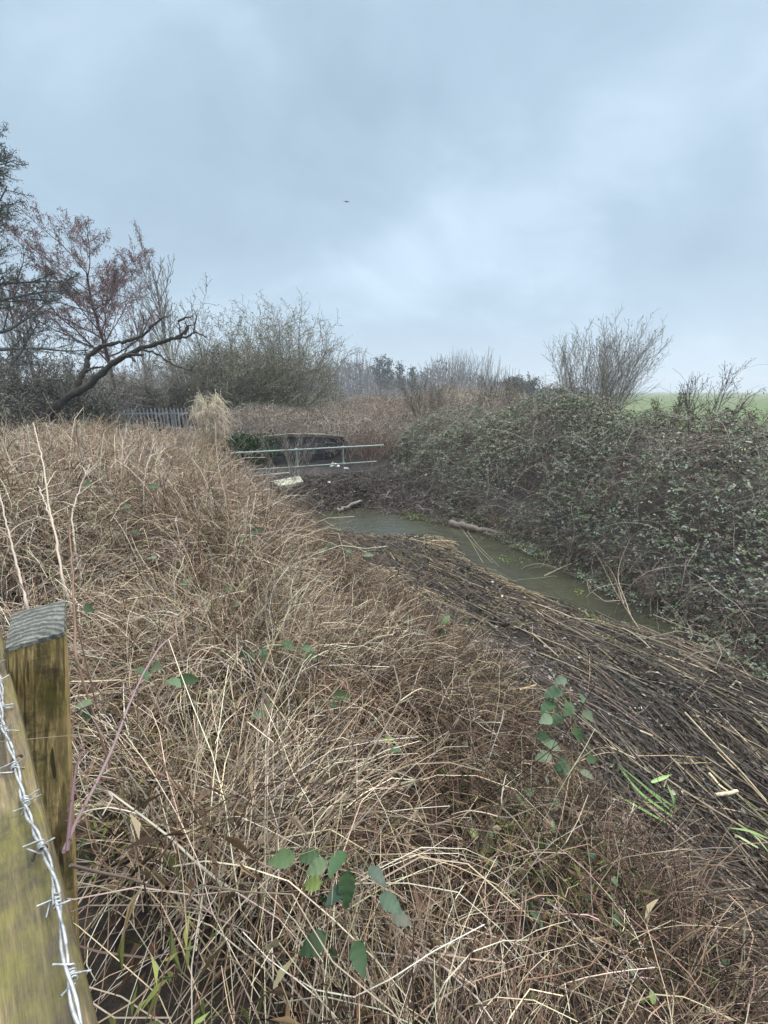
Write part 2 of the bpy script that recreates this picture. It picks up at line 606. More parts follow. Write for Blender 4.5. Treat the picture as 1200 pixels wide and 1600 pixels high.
# ------------------------------------------------------------------ terrain
CTRL = np.array([
    # left edge of the stream bed
    (-2.2, 9.6, .25), (-1.3, 7.4, .3), (-.5, 6.0, .27), (.45, 4.6, .26), (1.35, 3.2, .26), (1.4, 2.2, .30), (1.68, 1.4, .32), (2.0, 0, .34), (2.5, -2, .34),
    # bank under and in front of the camera
    (0, 0, 1.35), (-1, 1, 1.42), (-2, -1, 1.4), (0, -2, 1.4), (1.2, -2, 1.2), (-4, 0, 1.45), (.85, 1.5, .84), (.7, 2.4, .74), (-.15, 3.5, .94), (1.1, .3, .98), (.2, 1.6, 1.18),
    # hummock on the left
    (-1.2, 1.7, 1.44), (-1.7, 3.4, 1.46), (-3.1, 5, 1.50), (-6, 5.5, 1.50), (-1.1, 5.0, .84), (-.2, 4.45, .64), (.35, 4.0, .48), (.75, 3.4, .44), (-1.6, 6, .84), (-2.6, 7.0, 1.02), (-3.3, 7.5, 1.2), (-5, 3, 1.5), (-8, 8, 1.4), (-3.6, 8.6, .95), (-4.8, 9.8, 1.2),
    # bed under the water
    (-1.0, 9.7, -.3), (-.3, 9.5, -.25), (.4, 9.2, -.2), (1.2, 9.0, -.2), (2.25, 8.1, -.35), (2.7, 7.15, -.4), (3.0, 6.45, -.38), (3.35, 5.75, -.22), (3.95, 4.7, .0), (4.4, 3.4, -.02), (5.0, 1.6, -.05), (5.6, -1, -.05),
    # trampled mat beside the water
    (-1.0, 8.2, .10), (-.3, 8.2, .07), (.2, 8.1, .07), (.9, 8.15, .05), (1.5, 7.9, .03), (1.45, 7.25, .02), (1.8, 6.45, .02), (2.15, 5.8, .03), (2.65, 5.2, .05),
    (.5, 7.3, .16), (1.1, 6.4, .17), (1.9, 5.2, .18), (2.6, 4.2, .19), (3.2, 3.4, .17), (3.3, 2.2, .16), (3.7, .5, .15),
    # heap above the pool
    (-1.8, 11.4, .42), (-.6, 11.7, .42), (.4, 11.6, .30), (-1.0, 11.0, .18), (.9, 10.4, .13), (.3, 10.5, .08), (1.5, 9.7, .06), (-2.4, 12.4, .42), (-.5, 12.8, .42), (-3.7, 13.0, .35), (-2.6, 13.4, .28), (-1.5, 13.8, .28), (-4.4, 14.6, 1.3), (-1.2, 15.2, 1.3),
    # right bank
    (1.3, 11.7, .3), (2.2, 10.2, .25), (3.2, 8.3, .25), (4.0, 6.7, .25), (4.5, 5.4, .2), (5.0, 3.8, .2), (5.8, 2, .2), (6.6, 0, .2),
    (3.2, 12, 1.1), (4.4, 10.2, 1.2), (5.4, 8.4, 1.25), (6.2, 6.8, 1.25), (6.8, 5.4, 1.25), (7.2, 4, 1.25), (8.0, 2, 1.3), (8.8, 0, 1.3),
    (9.5, 7, 1.4), (8, 11, 1.4), (6, 15, 1.4), (11, 3, 1.4), (12, -3, 1.4), (2, 16, 1.35), (-1, 15.5, 1.3), (-3.5, 15, 1.35), (-6, 13, 1.4),
    (-9, 3, 1.45), (-9, 12, 1.4), (-9, 18, 1.4), (0, 20, 1.4), (7, 20, 1.4), (13, 12, 1.4), (13, 20, 1.4), (-9, -4, 1.4), (13, -5, 1.4), (-4, -5, 1.4), (3, -5, .6),
])


def tps_fit(c):
    n = len(c)
    d = np.linalg.norm(c[:, None, :2] - c[None, :, :2], axis=2)
    K = np.where(d > 0, d * d * np.log(np.maximum(d, 1e-9)), 0) + np.eye(n) * 0.05
    P = np.c_[np.ones(n), c[:, :2]]
    A = np.block([[K, P], [P.T, np.zeros((3, 3))]])
    return np.linalg.solve(A, np.r_[c[:, 2], 0, 0, 0])


GX0, GX1, GY0, GY1, GS = -14.0, 16.0, -7.0, 24.0, 0.1
gx = np.arange(GX0, GX1 + GS / 2, GS)
gy = np.arange(GY0, GY1 + GS / 2, GS)
_w = tps_fit(CTRL)
GXX, GYY = np.meshgrid(gx, gy)
_d = np.hypot(GXX[..., None] - CTRL[:, 0], GYY[..., None] - CTRL[:, 1])
_z = (np.where(_d > 0, _d * _d * np.log(np.maximum(_d, 1e-9)), 0) @ _w[:-3]) + _w[-3] + _w[-2] * GXX + _w[-1] * GYY
del _d
edge = np.minimum.reduce([GXX - GX0, GX1 - GXX, GYY - GY0, GY1 - GYY])
_k = smooth(edge / 4.0)
SOIL = (1.4 + (np.clip(_z, -0.45, 2.0) - 1.4) * _k)
_rough = (vnoise(GXX, GYY, 0.55, 3) - .5) * .10 + (vnoise(GXX, GYY, 0.21, 4) - .5) * .05
SOIL += _rough * _k * smooth((SOIL + 0.02) / 0.15)


def soil(x, y):
    x, y = np.asarray(x, float), np.asarray(y, float)
    fx = np.clip((x - GX0) / GS, 0, len(gx) - 1.001)
    fy = np.clip((y - GY0) / GS, 0, len(gy) - 1.001)
    ix, iy = fx.astype(int), fy.astype(int)
    tx, ty = fx - ix, fy - iy
    return (SOIL[iy, ix] * (1 - tx) + SOIL[iy, ix + 1] * tx) * (1 - ty) + (SOIL[iy + 1, ix] * (1 - tx) + SOIL[iy + 1, ix + 1] * tx) * ty


def grid_mesh(name, X, Y, Z, mat, smooth_faces=True, keep=None):
    ny, nx = X.shape
    a = Acc()
    i = (np.arange(ny - 1)[:, None] * nx + np.arange(nx - 1)[None]).ravel()
    F = np.stack([i, i + 1, i + nx + 1, i + nx], 1)
    if keep is not None:
        F = F[keep[:-1, :-1].ravel()]
    a.add(np.stack([X, Y, Z], -1).reshape(-1, 3), F, (.1, .1, .1))
    return a.build(name, mat, None, smooth_faces)


far = 14 * 1.35 ** np.arange(1, 15)
xs = np.concatenate([-far[::-1], gx, 2 + far])
ys = np.concatenate([-far[::-1] + 7, gy, 10 + far])
XX, YY = np.meshgrid(xs, ys)
tag(grid_mesh('ground', XX, YY, soil(XX, YY), mat_ground()), 'dark leaf littered soil of the stream banks', 'ground', kind='structure')

wx, wy = np.meshgrid(np.arange(-3.2, 7.0, .2), np.arange(-4, 12.4, .2))
tag(grid_mesh('water', wx, wy, wx * 0, mat_water()), 'murky olive water of the narrow stream', 'water', kind='structure')

# sown field beyond the right bank
fs = np.array([0, .02, .05, .1, .18, .3, .5, .75, 1.0])
fyy = np.concatenate([np.arange(-20, 24, 1.0), 24 * 1.2 ** np.arange(0, 21)])
left = np.where(fyy < 24, 8.6 + np.maximum(fyy - 4, 0) * .30, 8.6 + 6 + (fyy - 24) * .365)
FX = left[:, None] + fs[None] * 1400
FY = np.repeat(fyy[:, None], len(fs), 1)
tag(grid_mesh('field', FX, FY, soil(FX, FY) + .03, mat_field()), 'flat green field of young crop reaching the horizon', 'field', kind='structure')


def polyline_dist(x, y, pts):
    """signed distance (positive to the right of the line walked from far to near = away from the water) and position along"""
    best = np.full(np.shape(x), 1e9); sgn = np.ones(np.shape(x)); tx = np.zeros(np.shape(x)); ty = np.zeros(np.shape(x))
    for (x0, y0), (x1, y1) in zip(pts[:-1], pts[1:]):
        dx, dy = x1 - x0, y1 - y0
        l2 = dx * dx + dy * dy
        t = np.clip(((x - x0) * dx + (y - y0) * dy) / l2, 0, 1)
        ex, ey = x - (x0 + t * dx), y - (y0 + t * dy)
        d = np.hypot(ex, ey)
        cr = dx * ey - dy * ex
        up = d < best
        best = np.where(up, d, best); sgn = np.where(up, np.sign(cr), sgn)
        l = math.sqrt(l2)
        tx = np.where(up, dx / l, tx); ty = np.where(up, dy / l, ty)
    return best * sgn, tx, ty


RIGHT_FOOT = [(-.2, 24), (.1, 16), (.75, 12.2), (1.66, 10.2), (2.6, 8.25), (3.4, 6.6), (3.85, 5.3), (4.35, 3.8), (5.0, 2.2), (5.9, 0), (7, -3)]
LEFT_EDGE = [(-3.0, 10.6), (-2.0, 8.8), (-.85, 6.6), (.45, 4.6), (1.35, 3.2), (1.42, 2.2), (1.7, 1.4), (2.05, 0), (2.5, -2)]


def s_right(x, y):
    return polyline_dist(x, y, RIGHT_FOOT)[0]


def s_left(x, y):
    return -polyline_dist(x, y, LEFT_EDGE)[0]      # positive up the left bank


# ------------------------------------------------------------------ dead grass on the left bank (uncountable)
STRAW = [(.74, .65, .50), (.58, .475, .335), (.40, .30, .20), (.23, .15, .097), (.34, .285, .225), (.09, .06, .042)]


def sample_area(rng, n, x0, x1, y0, y1, keep):
    X = rng.uniform(x0, x1, n); Y = rng.uniform(y0, y1, n)
    k = keep(X, Y, rng.random(n))
    return X[k], Y[k]


def bank_height(x, y):
    """how high the dead growth stands over the soil"""
    h = .20 + .34 * smooth((-x - .2) / 1.6) * smooth((y - .9) / 1.6) * smooth((s_left(x, y) - .3) / 1.5)
    h = h + .40 * np.exp(-((x + .50) ** 2 + (y - .80) ** 2) / .10)
    h = h * (.40 + 1.15 * vnoise(x, y, .62, 11)) * smooth((s_left(x, y) + .1) / .7)
    return h


def dead_grass():
    rng = np.random.default_rng(5)
    a = Acc()

    def dens(X, Y, u):
        s = s_left(X, Y)
        d = np.hypot(X, Y)
        p = np.where(d < 2.6, 1.0, np.where(d < 4.5, .62, np.where(d < 7, .36, .22)))
        p = p * smooth((s + .25) / .6) * (.14 + 1.15 * smooth((vnoise(X, Y, .40, 21) - .12) / .6)) * (.42 + .58 * smooth((s - .7) / 1.0))
        return (u < p) & (s > -.25) & (Y > .05) & (Y > -.95 * X + .06)

    # long stems
    X, Y = sample_area(rng, 430000, -9, 3.2, .0, 10.5, dens)
    n = len(X)
    h = bank_height(X, Y)
    s = s_left(X, Y)
    d = np.hypot(X, Y)
    # warm reddish brown towards the stream, pale straw by the fence
    warm = smooth((2.35 - s) / 1.6) * .98 + .35 * smooth((vnoise(X, Y, .8, 31) - .4) / .3)
    swirl = .5 + 5.0 * (vnoise(X, Y, .55, 35) - .5)
    az = np.where(rng.random(n) < .45, rng.uniform(-math.pi, math.pi, n), swirl + rng.normal(0, .45, n))   # tangled, with a lean down the bank
    tilt = rng.uniform(.15, 1.35, n)
    D = np.stack([np.cos(az) * np.sin(tilt), -np.sin(az) * np.sin(tilt) * .8, np.cos(tilt)], 1)
    L = (h * rng.uniform(.7, 1.7, n) + .12 + .16 * rng.random(n)).clip(.1, .8) * np.where(rng.random(n) < .05, 1.5, 1)
    z0 = soil(X, Y) + rng.uniform(0, .55, n) * h
    P = grow(rng, np.stack([X, Y, z0], 1), D, L, 7, droop=rng.uniform(.2, 1.7, n), wander=np.where(rng.random((n, 1)) < .5, .08, .24), floor=soil, clear=.015)
    pal = pick(rng, n, STRAW, [.9, 1.7, 2.0, 1.6, 1.5, 2.0])
    rust = pick(rng, n, [(.155, .102, .070), (.255, .182, .122), (.095, .064, .046), (.43, .345, .245), (.038, .028, .022)], [2, 1.6, 2.0, .7, 2.4])
    C = np.where((rng.random(n) < warm.clip(0, .93))[:, None], rust, pal)
    r = (rng.uniform(.0008, .0020, n) + .00022 * d) * np.where(rng.random(n) < .06, 1.45, 1)
    tubes(a, P, taper(n, 7, r, r * .55), C, 3, rng)
    # flat blades lying in the mat
    X, Y = sample_area(rng, 170000, -9, 3.0, .0, 10, dens)
    n = len(X)
    h = bank_height(X, Y)
    A = rng.normal(size=(n, 3)) * (1, 1, .35)
    P = np.stack([X, Y, soil(X, Y) + h * rng.uniform(.05, .95, n) + .01], 1)
    C = pick(rng, n, [(.30, .21, .13), (.16, .10, .06), (.40, .31, .20), (.10, .065, .045), (.12, .13, .05)], [2, 2, 1, 1.5, .5])
    leaves(a, P, A, np.array([0, 0, 1.0]) + .6 * rng.normal(size=(n, 3)), rng.uniform(.03, .13, n), rng.uniform(.003, .011, n), C)
    # leaf litter underneath
    X, Y = sample_area(rng, 90000, -8, 3.4, .0, 9, dens)
    n = len(X)
    P = np.stack([X, Y, soil(X, Y) + rng.uniform(.0, .06, n)], 1)
    C = pick(rng, n, [(.045, .027, .018), (.075, .045, .028), (.13, .065, .042), (.02, .015, .011)], [2, 2, 1, 1.5])
    leaves(a, P, rng.normal(size=(n, 3)) * (1, 1, .3), np.array([0, 0, 1.0]) + .5 * rng.normal(size=(n, 3)), rng.uniform(.02, .055, n), rng.uniform(.012, .03, n), C)
    # hair fine tangles of dead cleavers over the hummock
    X, Y = sample_area(rng, 60000, -8.5, .6, 1.2, 9, lambda X, Y, u: (s_left(X, Y) > .5) & (u < .9 * smooth((-X + .6 - .0) / 1.5) * vnoise(X, Y, .6, 41) ** 1.3) & (Y > -1.3 * X - .25) & (np.hypot(X, Y) > 1.5))
    n = len(X)
    h = bank_height(X, Y)
    P = grow(rng, np.stack([X, Y, soil(X, Y) + h * rng.uniform(.7, 1.25, n)], 1), rng.normal(size=(n, 3)) * (1, 1, .5), rng.uniform(.15, .5, n), 8, droop=.5, wander=.55, floor=soil, clear=.05)
    C = pick(rng, n, [(.46, .36, .26), (.36, .26, .18), (.28, .2, .14)], [1, 1.4, 1])
    r = .0007 + .00019 * np.hypot(X, Y)
    tubes(a, P, taper(n, 8, r, r * .7), C, 3, rng)
    # upright dead nettle and willowherb stems with short side shoots
    X, Y = sample_area(rng, 4600, -8, .9, .8, 8.5, lambda X, Y, u: (s_left(X, Y) > .5) & (u < .25 + .75 * smooth((-X - .6) / 1.5)) & (Y > -.95 * X + .35))
    n = len(X)
    h = bank_height(X, Y)
    L = (h * rng.uniform(1.2, 2.1, n)).clip(.3, 1.1)
    P = grow(rng, np.stack([X, Y, soil(X, Y)], 1), rng.normal(size=(n, 3)) * (.32, .32, 0) + (0, 0, 1), L, 9, droop=rng.uniform(-.1, .5, n), wander=.07)
    C = pick(rng, n, [(.62, .53, .42), (.46, .37, .28), (.34, .25, .18), (.24, .15, .11)], [1.4, 1.6, 1.2, .8])
    r = rng.uniform(.0022, .0056, n)
    tubes(a, P, taper(n, 9, r, r * .5), C, 4, rng)
    for k in range(5):
        j = rng.integers(3, 9, n)
        p0 = P[np.arange(n), j]
        d0 = rng.normal(size=(n, 3)) * (1, 1, .4) + (0, 0, .55)
        S = grow(rng, p0, d0, rng.uniform(.05, .24, n), 6, droop=rng.uniform(0, .8, n), wander=.16)
        tubes(a, S, taper(n, 6, r * .5, r * .25), C * .95, 3, rng)
    # green grass and moss showing low down
    X, Y = sample_area(rng, 40000, -3, 2.6, .2, 5, lambda X, Y, u: (s_left(X, Y) > -.1) & (u < .9 * smooth((vnoise(X, Y, .45, 51) - .56) / .15)))
    n = len(X)
    P = np.stack([X, Y, soil(X, Y) + bank_height(X, Y) * rng.uniform(.2, .9, n)], 1)
    C = pick(rng, n, [(.12, .14, .04), (.19, .20, .07), (.07, .09, .03)], [1, 1, 1])
    leaves(a, P, rng.normal(size=(n, 3)) * (1, 1, .6) + (0, 0, .3), rng.normal(size=(n, 3)), rng.uniform(.02, .07, n), rng.uniform(.003, .008, n), C)
    tag(a.build('dead_grass', M_STRAW), 'tangled mat of dead straw coloured grass and nettle stems on the left bank', 'dead grass', kind='stuff')


dead_grass()


def scattered_leaves():
    rng = np.random.default_rng(6)
    a = Acc()
    X, Y = sample_area(rng, 1900, -6, 2.0, .5, 8, lambda X, Y, u: (s_left(X, Y) > .05) & (Y > -.95 * X + .3) & (u < smooth((vnoise(X, Y, .8, 46) - .42) / .25)))
    for x, y in zip(X, Y):
        m = rng.integers(1, 5)
        h = float(bank_height(x, y))
        c = np.array([x, y, float(soil(x, y)) + h * rng.uniform(.55, 1.0)])
        P = c + rng.normal(size=(m, 3)) * .03
        L = rng.uniform(.03, .062, m)
        leaves(a, P, rng.normal(size=(m, 3)) * (1, 1, .3) + (0, 0, -.25), np.array([0, -.3, 1.0]) + .45 * rng.normal(size=(m, 3)), L, L * .6,
               pick(rng, m, [(.07, .11, .05), (.10, .15, .075), (.15, .18, .11), (.05, .075, .035), (.17, .21, .08), (.16, .10, .06)], [2, 1.6, 1, 1.2, .4, .6], .15), LEAF_OVAL)
        tubes(a, np.array([[x, y, float(soil(x, y))], c * .5 + np.array([x, y, float(soil(x, y))]) * .5 + rng.normal(size=3) * .02, c]), .0016, (.17, .10, .085), 4)
    tag(a.build('bramble_leaves', M_LEAF), 'green bramble leaves scattered through the dead growth on the left bank', 'bramble leaves', kind='stuff')


scattered_leaves()


def veg_hit(u, v, extra=0.0):
    """where the view ray through a photo pixel meets the top of the dead growth"""
    d = ray(u, v)
    t = np.linspace(.3, 14, 1400)
    X, Y, Z = d[0] * t, d[1] * t, CAM_H + d[2] * t
    k = np.argmax(Z < soil(X, Y) + bank_height(X, Y) * .8 + extra)
    return np.array([X[k], Y[k], Z[k]])


# ------------------------------------------------------------------ bramble thicket of the right bank (uncountable)
def bramble_top(x, y):
    s = s_right(x, y)
    wob = (vnoise(x, y, 1.1, 63) - .5) * .7
    lump = .30 + .90 * vnoise(x, y, 1.5, 61) + .42 * vnoise(x, y, .75, 62) + .18 * vnoise(x, y, .33, 64)
    h = .08 + 1.10 * smooth((s + .12 + wob * .6) / 1.2) ** .8
    h = h * (1 - .70 * smooth((s - 2.2 - .06 * y) / 2.2))
    h = h * (.52 + .48 * smooth((y - 1.0) / 10.5))
    h = h * np.where(y > 12, 1 - .25 * smooth((y - 12) / 6), 1)
    return soil(x, y) + h * lump


def bramble():
    rng = np.random.default_rng(8)
    a = Acc()

    def grad(X, Y):
        e = .06
        gxx = (bramble_top(X + e, Y) - bramble_top(X - e, Y)) / (2 * e)
        gyy = (bramble_top(X, Y + e) - bramble_top(X, Y - e)) / (2 * e)
        return gxx, gyy

    n0 = 235000
    X = rng.uniform(0, 13, n0); Y = rng.uniform(.5, 16, n0)
    s = s_right(X, Y)
    k = (s > -.3) & (s < 6.2) & (rng.random(n0) < np.where(s > 4.6, .5, 1))
    X, Y = X[k], Y[k]
    gxx, gyy = grad(X, Y)
    area = np.sqrt(1 + gxx ** 2 + gyy ** 2)
    gap = .62 * vnoise(X * .9 + Y * .3, Y - .2 * X, .42, 66) + .38 * vnoise(X, Y, 1.0, 68)
    k = rng.random(len(X)) < (area / 2.6).clip(0, 1.2) * np.where(Y > 9, .40 + .75 * smooth((gap - .28) / .24), .08 + 1.05 * smooth((gap - .30) / .24))
    X, Y, gxx, gyy = X[k], Y[k], gxx[k], gyy[k]
    n = len(X)
    s = s_right(X, Y)
    Nn = norm(np.stack([-gxx, -gyy, np.ones(n)], 1))
    dep = rng.exponential(.085, n) - .03
    P = np.stack([X, Y, bramble_top(X, Y)], 1) - Nn * dep[:, None]
    P[:, 2] = np.maximum(P[:, 2], soil(X, Y) + .03).clip(.04)
    zone = vnoise(X, Y, .9, 71)
    low = smooth((1.1 - s) / 1.0)
    g = pick(rng, n, [(.185, .215, .13), (.285, .305, .215), (.10, .13, .07), (.42, .43, .345), (.24, .31, .11)], [2.4, 2.2, 2.0, .7, .2], .2)
    b = pick(rng, n, [(.16, .122, .095), (.085, .065, .052), (.27, .22, .18), (.20, .14, .09)], [2, 1.6, .9, .8], .2)
    C = np.where((rng.random(n) < .16 + .42 * smooth((.46 - zone) / .35) + .06 * low)[:, None], b, g)
    # each spot is a spray of three to five leaflets round one stalk
    A0 = norm(rng.normal(size=(n, 3)) * (1, 1, .35) + np.stack([-gxx * -.35, -gyy * -.35, np.full(n, -.3)], 1))
    up0 = norm(Nn * .6 + np.array([0, 0, .9]) + .38 * rng.normal(size=(n, 3)))
    L0 = rng.uniform(.024, .060, n) * (.8 + .5 * vnoise(X, Y, .6, 67))
    side = np.cross(up0, A0)
    for q in range(5):
        use = rng.random(n) < (1, 1, 1, .6, .5)[q]
        t = (0, .95, -.95, 1.9, -1.9)[q]
        ax = A0 * math.cos(t) + side * math.sin(t) + rng.normal(size=(n, 3)) * .16
        Pq = P + A0 * (L0 * (.5 if q == 0 else .12))[:, None] + rng.normal(size=(n, 3)) * .008
        Lq = L0 * (1.0 if q == 0 else .82) * rng.uniform(.85, 1.15, n)
        leaves(a, Pq[use], ax[use], (up0 + .25 * rng.normal(size=(n, 3)))[use], Lq[use], Lq[use] * rng.uniform(.55, .75, use.sum()), (C * rng.uniform(.85, 1.15, (n, 1)))[use])
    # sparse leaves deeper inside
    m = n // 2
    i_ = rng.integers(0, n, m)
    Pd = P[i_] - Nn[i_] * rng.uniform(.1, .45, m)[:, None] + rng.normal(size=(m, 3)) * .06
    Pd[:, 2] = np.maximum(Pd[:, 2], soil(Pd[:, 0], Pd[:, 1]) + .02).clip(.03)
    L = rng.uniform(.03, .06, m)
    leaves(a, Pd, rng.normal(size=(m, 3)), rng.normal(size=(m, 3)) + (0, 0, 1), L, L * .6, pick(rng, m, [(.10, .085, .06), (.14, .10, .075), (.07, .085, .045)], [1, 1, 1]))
    # arching stems
    n = 4600
    X = rng.uniform(0, 12, n * 3); Y = rng.uniform(.8, 15, n * 3)
    s = s_right(X, Y)
    k = (s > -.1) & (s < 5.6)
    X, Y, s = X[k][:n], Y[k][:n], s[k][:n]
    n = len(X)
    P0 = np.stack([X, Y, soil(X, Y) + (bramble_top(X, Y) - soil(X, Y)) * rng.uniform(.6, 1.05, n)], 1)
    az = rng.uniform(0, 2 * math.pi, n)
    el = rng.uniform(-.1, 1.1, n)
    D = np.stack([np.cos(az) * np.cos(el) - .25, np.sin(az) * np.cos(el), np.sin(el)], 1)
    P = grow(rng, P0, D, rng.uniform(.4, 1.8, n), 9, droop=rng.uniform(.4, 1.8, n), wander=.12, floor=soil, clear=.03)
    C = pick(rng, n, [(.18, .12, .10), (.30, .25, .21), (.11, .07, .065), (.46, .40, .31)], [2, 1.6, 1.2, .8])
    r = rng.uniform(.0022, .0042, n)
    tubes(a, P, taper(n, 9, r, r * .5), C, 3, rng)
    # bare roots and stems hanging over the water under the leaves
    n = 1500
    q = rng.uniform(0, 1, n)
    pts = np.array(RIGHT_FOOT[2:9]); seg = np.linspace(0, 1, len(pts))
    X = np.interp(q, seg, pts[:, 0]) + rng.uniform(-.05, .6, n); Y = np.interp(q, seg, pts[:, 1]) + rng.uniform(-.25, .25, n)
    P0 = np.stack([X, Y, soil(X, Y).clip(0) + rng.uniform(.1, .6, n)], 1)
    D = np.stack([-rng.uniform(.2, 1, n), rng.normal(-.35, .6, n), rng.normal(.15, .5, n)], 1)
    P = grow(rng, P0, D, rng.uniform(.3, .9, n), 8, droop=1.4, wander=.2, floor=lambda x, y: soil(x, y).clip(.005), clear=.01)
    C = pick(rng, n, [(.085, .06, .048), (.14, .105, .08), (.05, .035, .03), (.26, .21, .15)], [2, 1.4, 1.6, .4])
    r = rng.uniform(.002, .0042, n)
    tubes(a, P, taper(n, 8, r, r * .5), C, 3, rng)
    tag(a.build('bramble_thicket', M_LEAF), 'dense grey green bramble thicket covering the right bank', 'brambles', kind='stuff')


bramble()


# ------------------------------------------------------------------ brown scrub beyond the footbridge (uncountable)
def scrub():
    rng = np.random.default_rng(9)
    a = Acc()
    n = 30000
    X = rng.uniform(-7, 20, n); Y = 14.4 + 20 * rng.random(n) ** 1.4
    k = (X > -5.2 - .05 * Y) & (X < 5 + (Y - 14) * .30)
    X, Y = X[k], Y[k]; n = len(X)
    hh = (.30 + 1.05 * vnoise(X, Y, 2.4, 81) + .65 * vnoise(X, Y, .9, 82)) * (.75 + .012 * (Y - 14)) * (1 + .25 * smooth((X - 1) / 4))
    hh = hh * smooth((Y - 14.0) / 1.5 + .35) * (.55 + .45 * smooth((X + 3.2) / 2.4))
    az = rng.uniform(0, 6.28, n); tilt = rng.uniform(.05, 1.0, n)
    D = np.stack([np.cos(az) * np.sin(tilt), np.sin(az) * np.sin(tilt), np.cos(tilt)], 1)
    P0 = np.stack([X, Y, soil(X, Y) + hh * rng.uniform(0, .7, n)], 1)
    P = grow(rng, P0, D, hh * rng.uniform(.5, 1.25, n), 7, droop=rng.uniform(.2, 1.5, n), wander=.22)
    C = pick(rng, n, [(.32, .25, .195), (.47, .38, .29), (.20, .16, .13), (.42, .375, .33)], [2, 1.4, 1.2, 1.2])
    red = vnoise(X, Y, 2.0, 84) > .55
    C = np.where(red[:, None], C * (1.02, .98, .95), C)
    r = rng.uniform(.004, .0085, n) * (.7 + Y / 40)
    tubes(a, P, taper(n, 7, r, r * .5), C, 3, rng)
    m = 90000
    X = rng.uniform(-7, 20, m); Y = 14.3 + 20 * rng.random(m) ** 1.4
    k = (X > -5.2 - .05 * Y) & (X < 5.5 + (Y - 14) * .32)
    X, Y = X[k], Y[k]; m = len(X)
    hh = (.30 + 1.05 * vnoise(X, Y, 2.4, 81) + .65 * vnoise(X, Y, .9, 82)) * (.75 + .012 * (Y - 14)) * (1 + .25 * smooth((X - 1) / 4))
    hh = hh * smooth((Y - 14.0) / 1.5 + .35) * (.55 + .45 * smooth((X + 3.2) / 2.4))
    P = np.stack([X, Y, soil(X, Y) + hh * (1 - rng.exponential(.16, m)).clip(0, 1.05)], 1)
    green = smooth((X - .12 * Y + 1) / 3)
    C = pick(rng, m, [(.21, .165, .13), (.34, .28, .225), (.12, .10, .08)], [2, 1.3, 1.2], .25)
    Cg = pick(rng, m, [(.16, .17, .115), (.25, .255, .19), (.10, .11, .07)], [2, 1.3, 1.2], .25)
    C = np.where((rng.random(m) < green * .75)[:, None], Cg, C)
    L = rng.uniform(.03, .07, m) * (.7 + Y / 45)
    leaves(a, P, rng.normal(size=(m, 3)), rng.normal(size=(m, 3)) + (0, 0, .8), L, L * .6, C)
    tag(a.build('scrub', M_TWIG), 'brown dead scrub and brambles between the railing and the far trees', 'scrub', kind='stuff')


scrub()


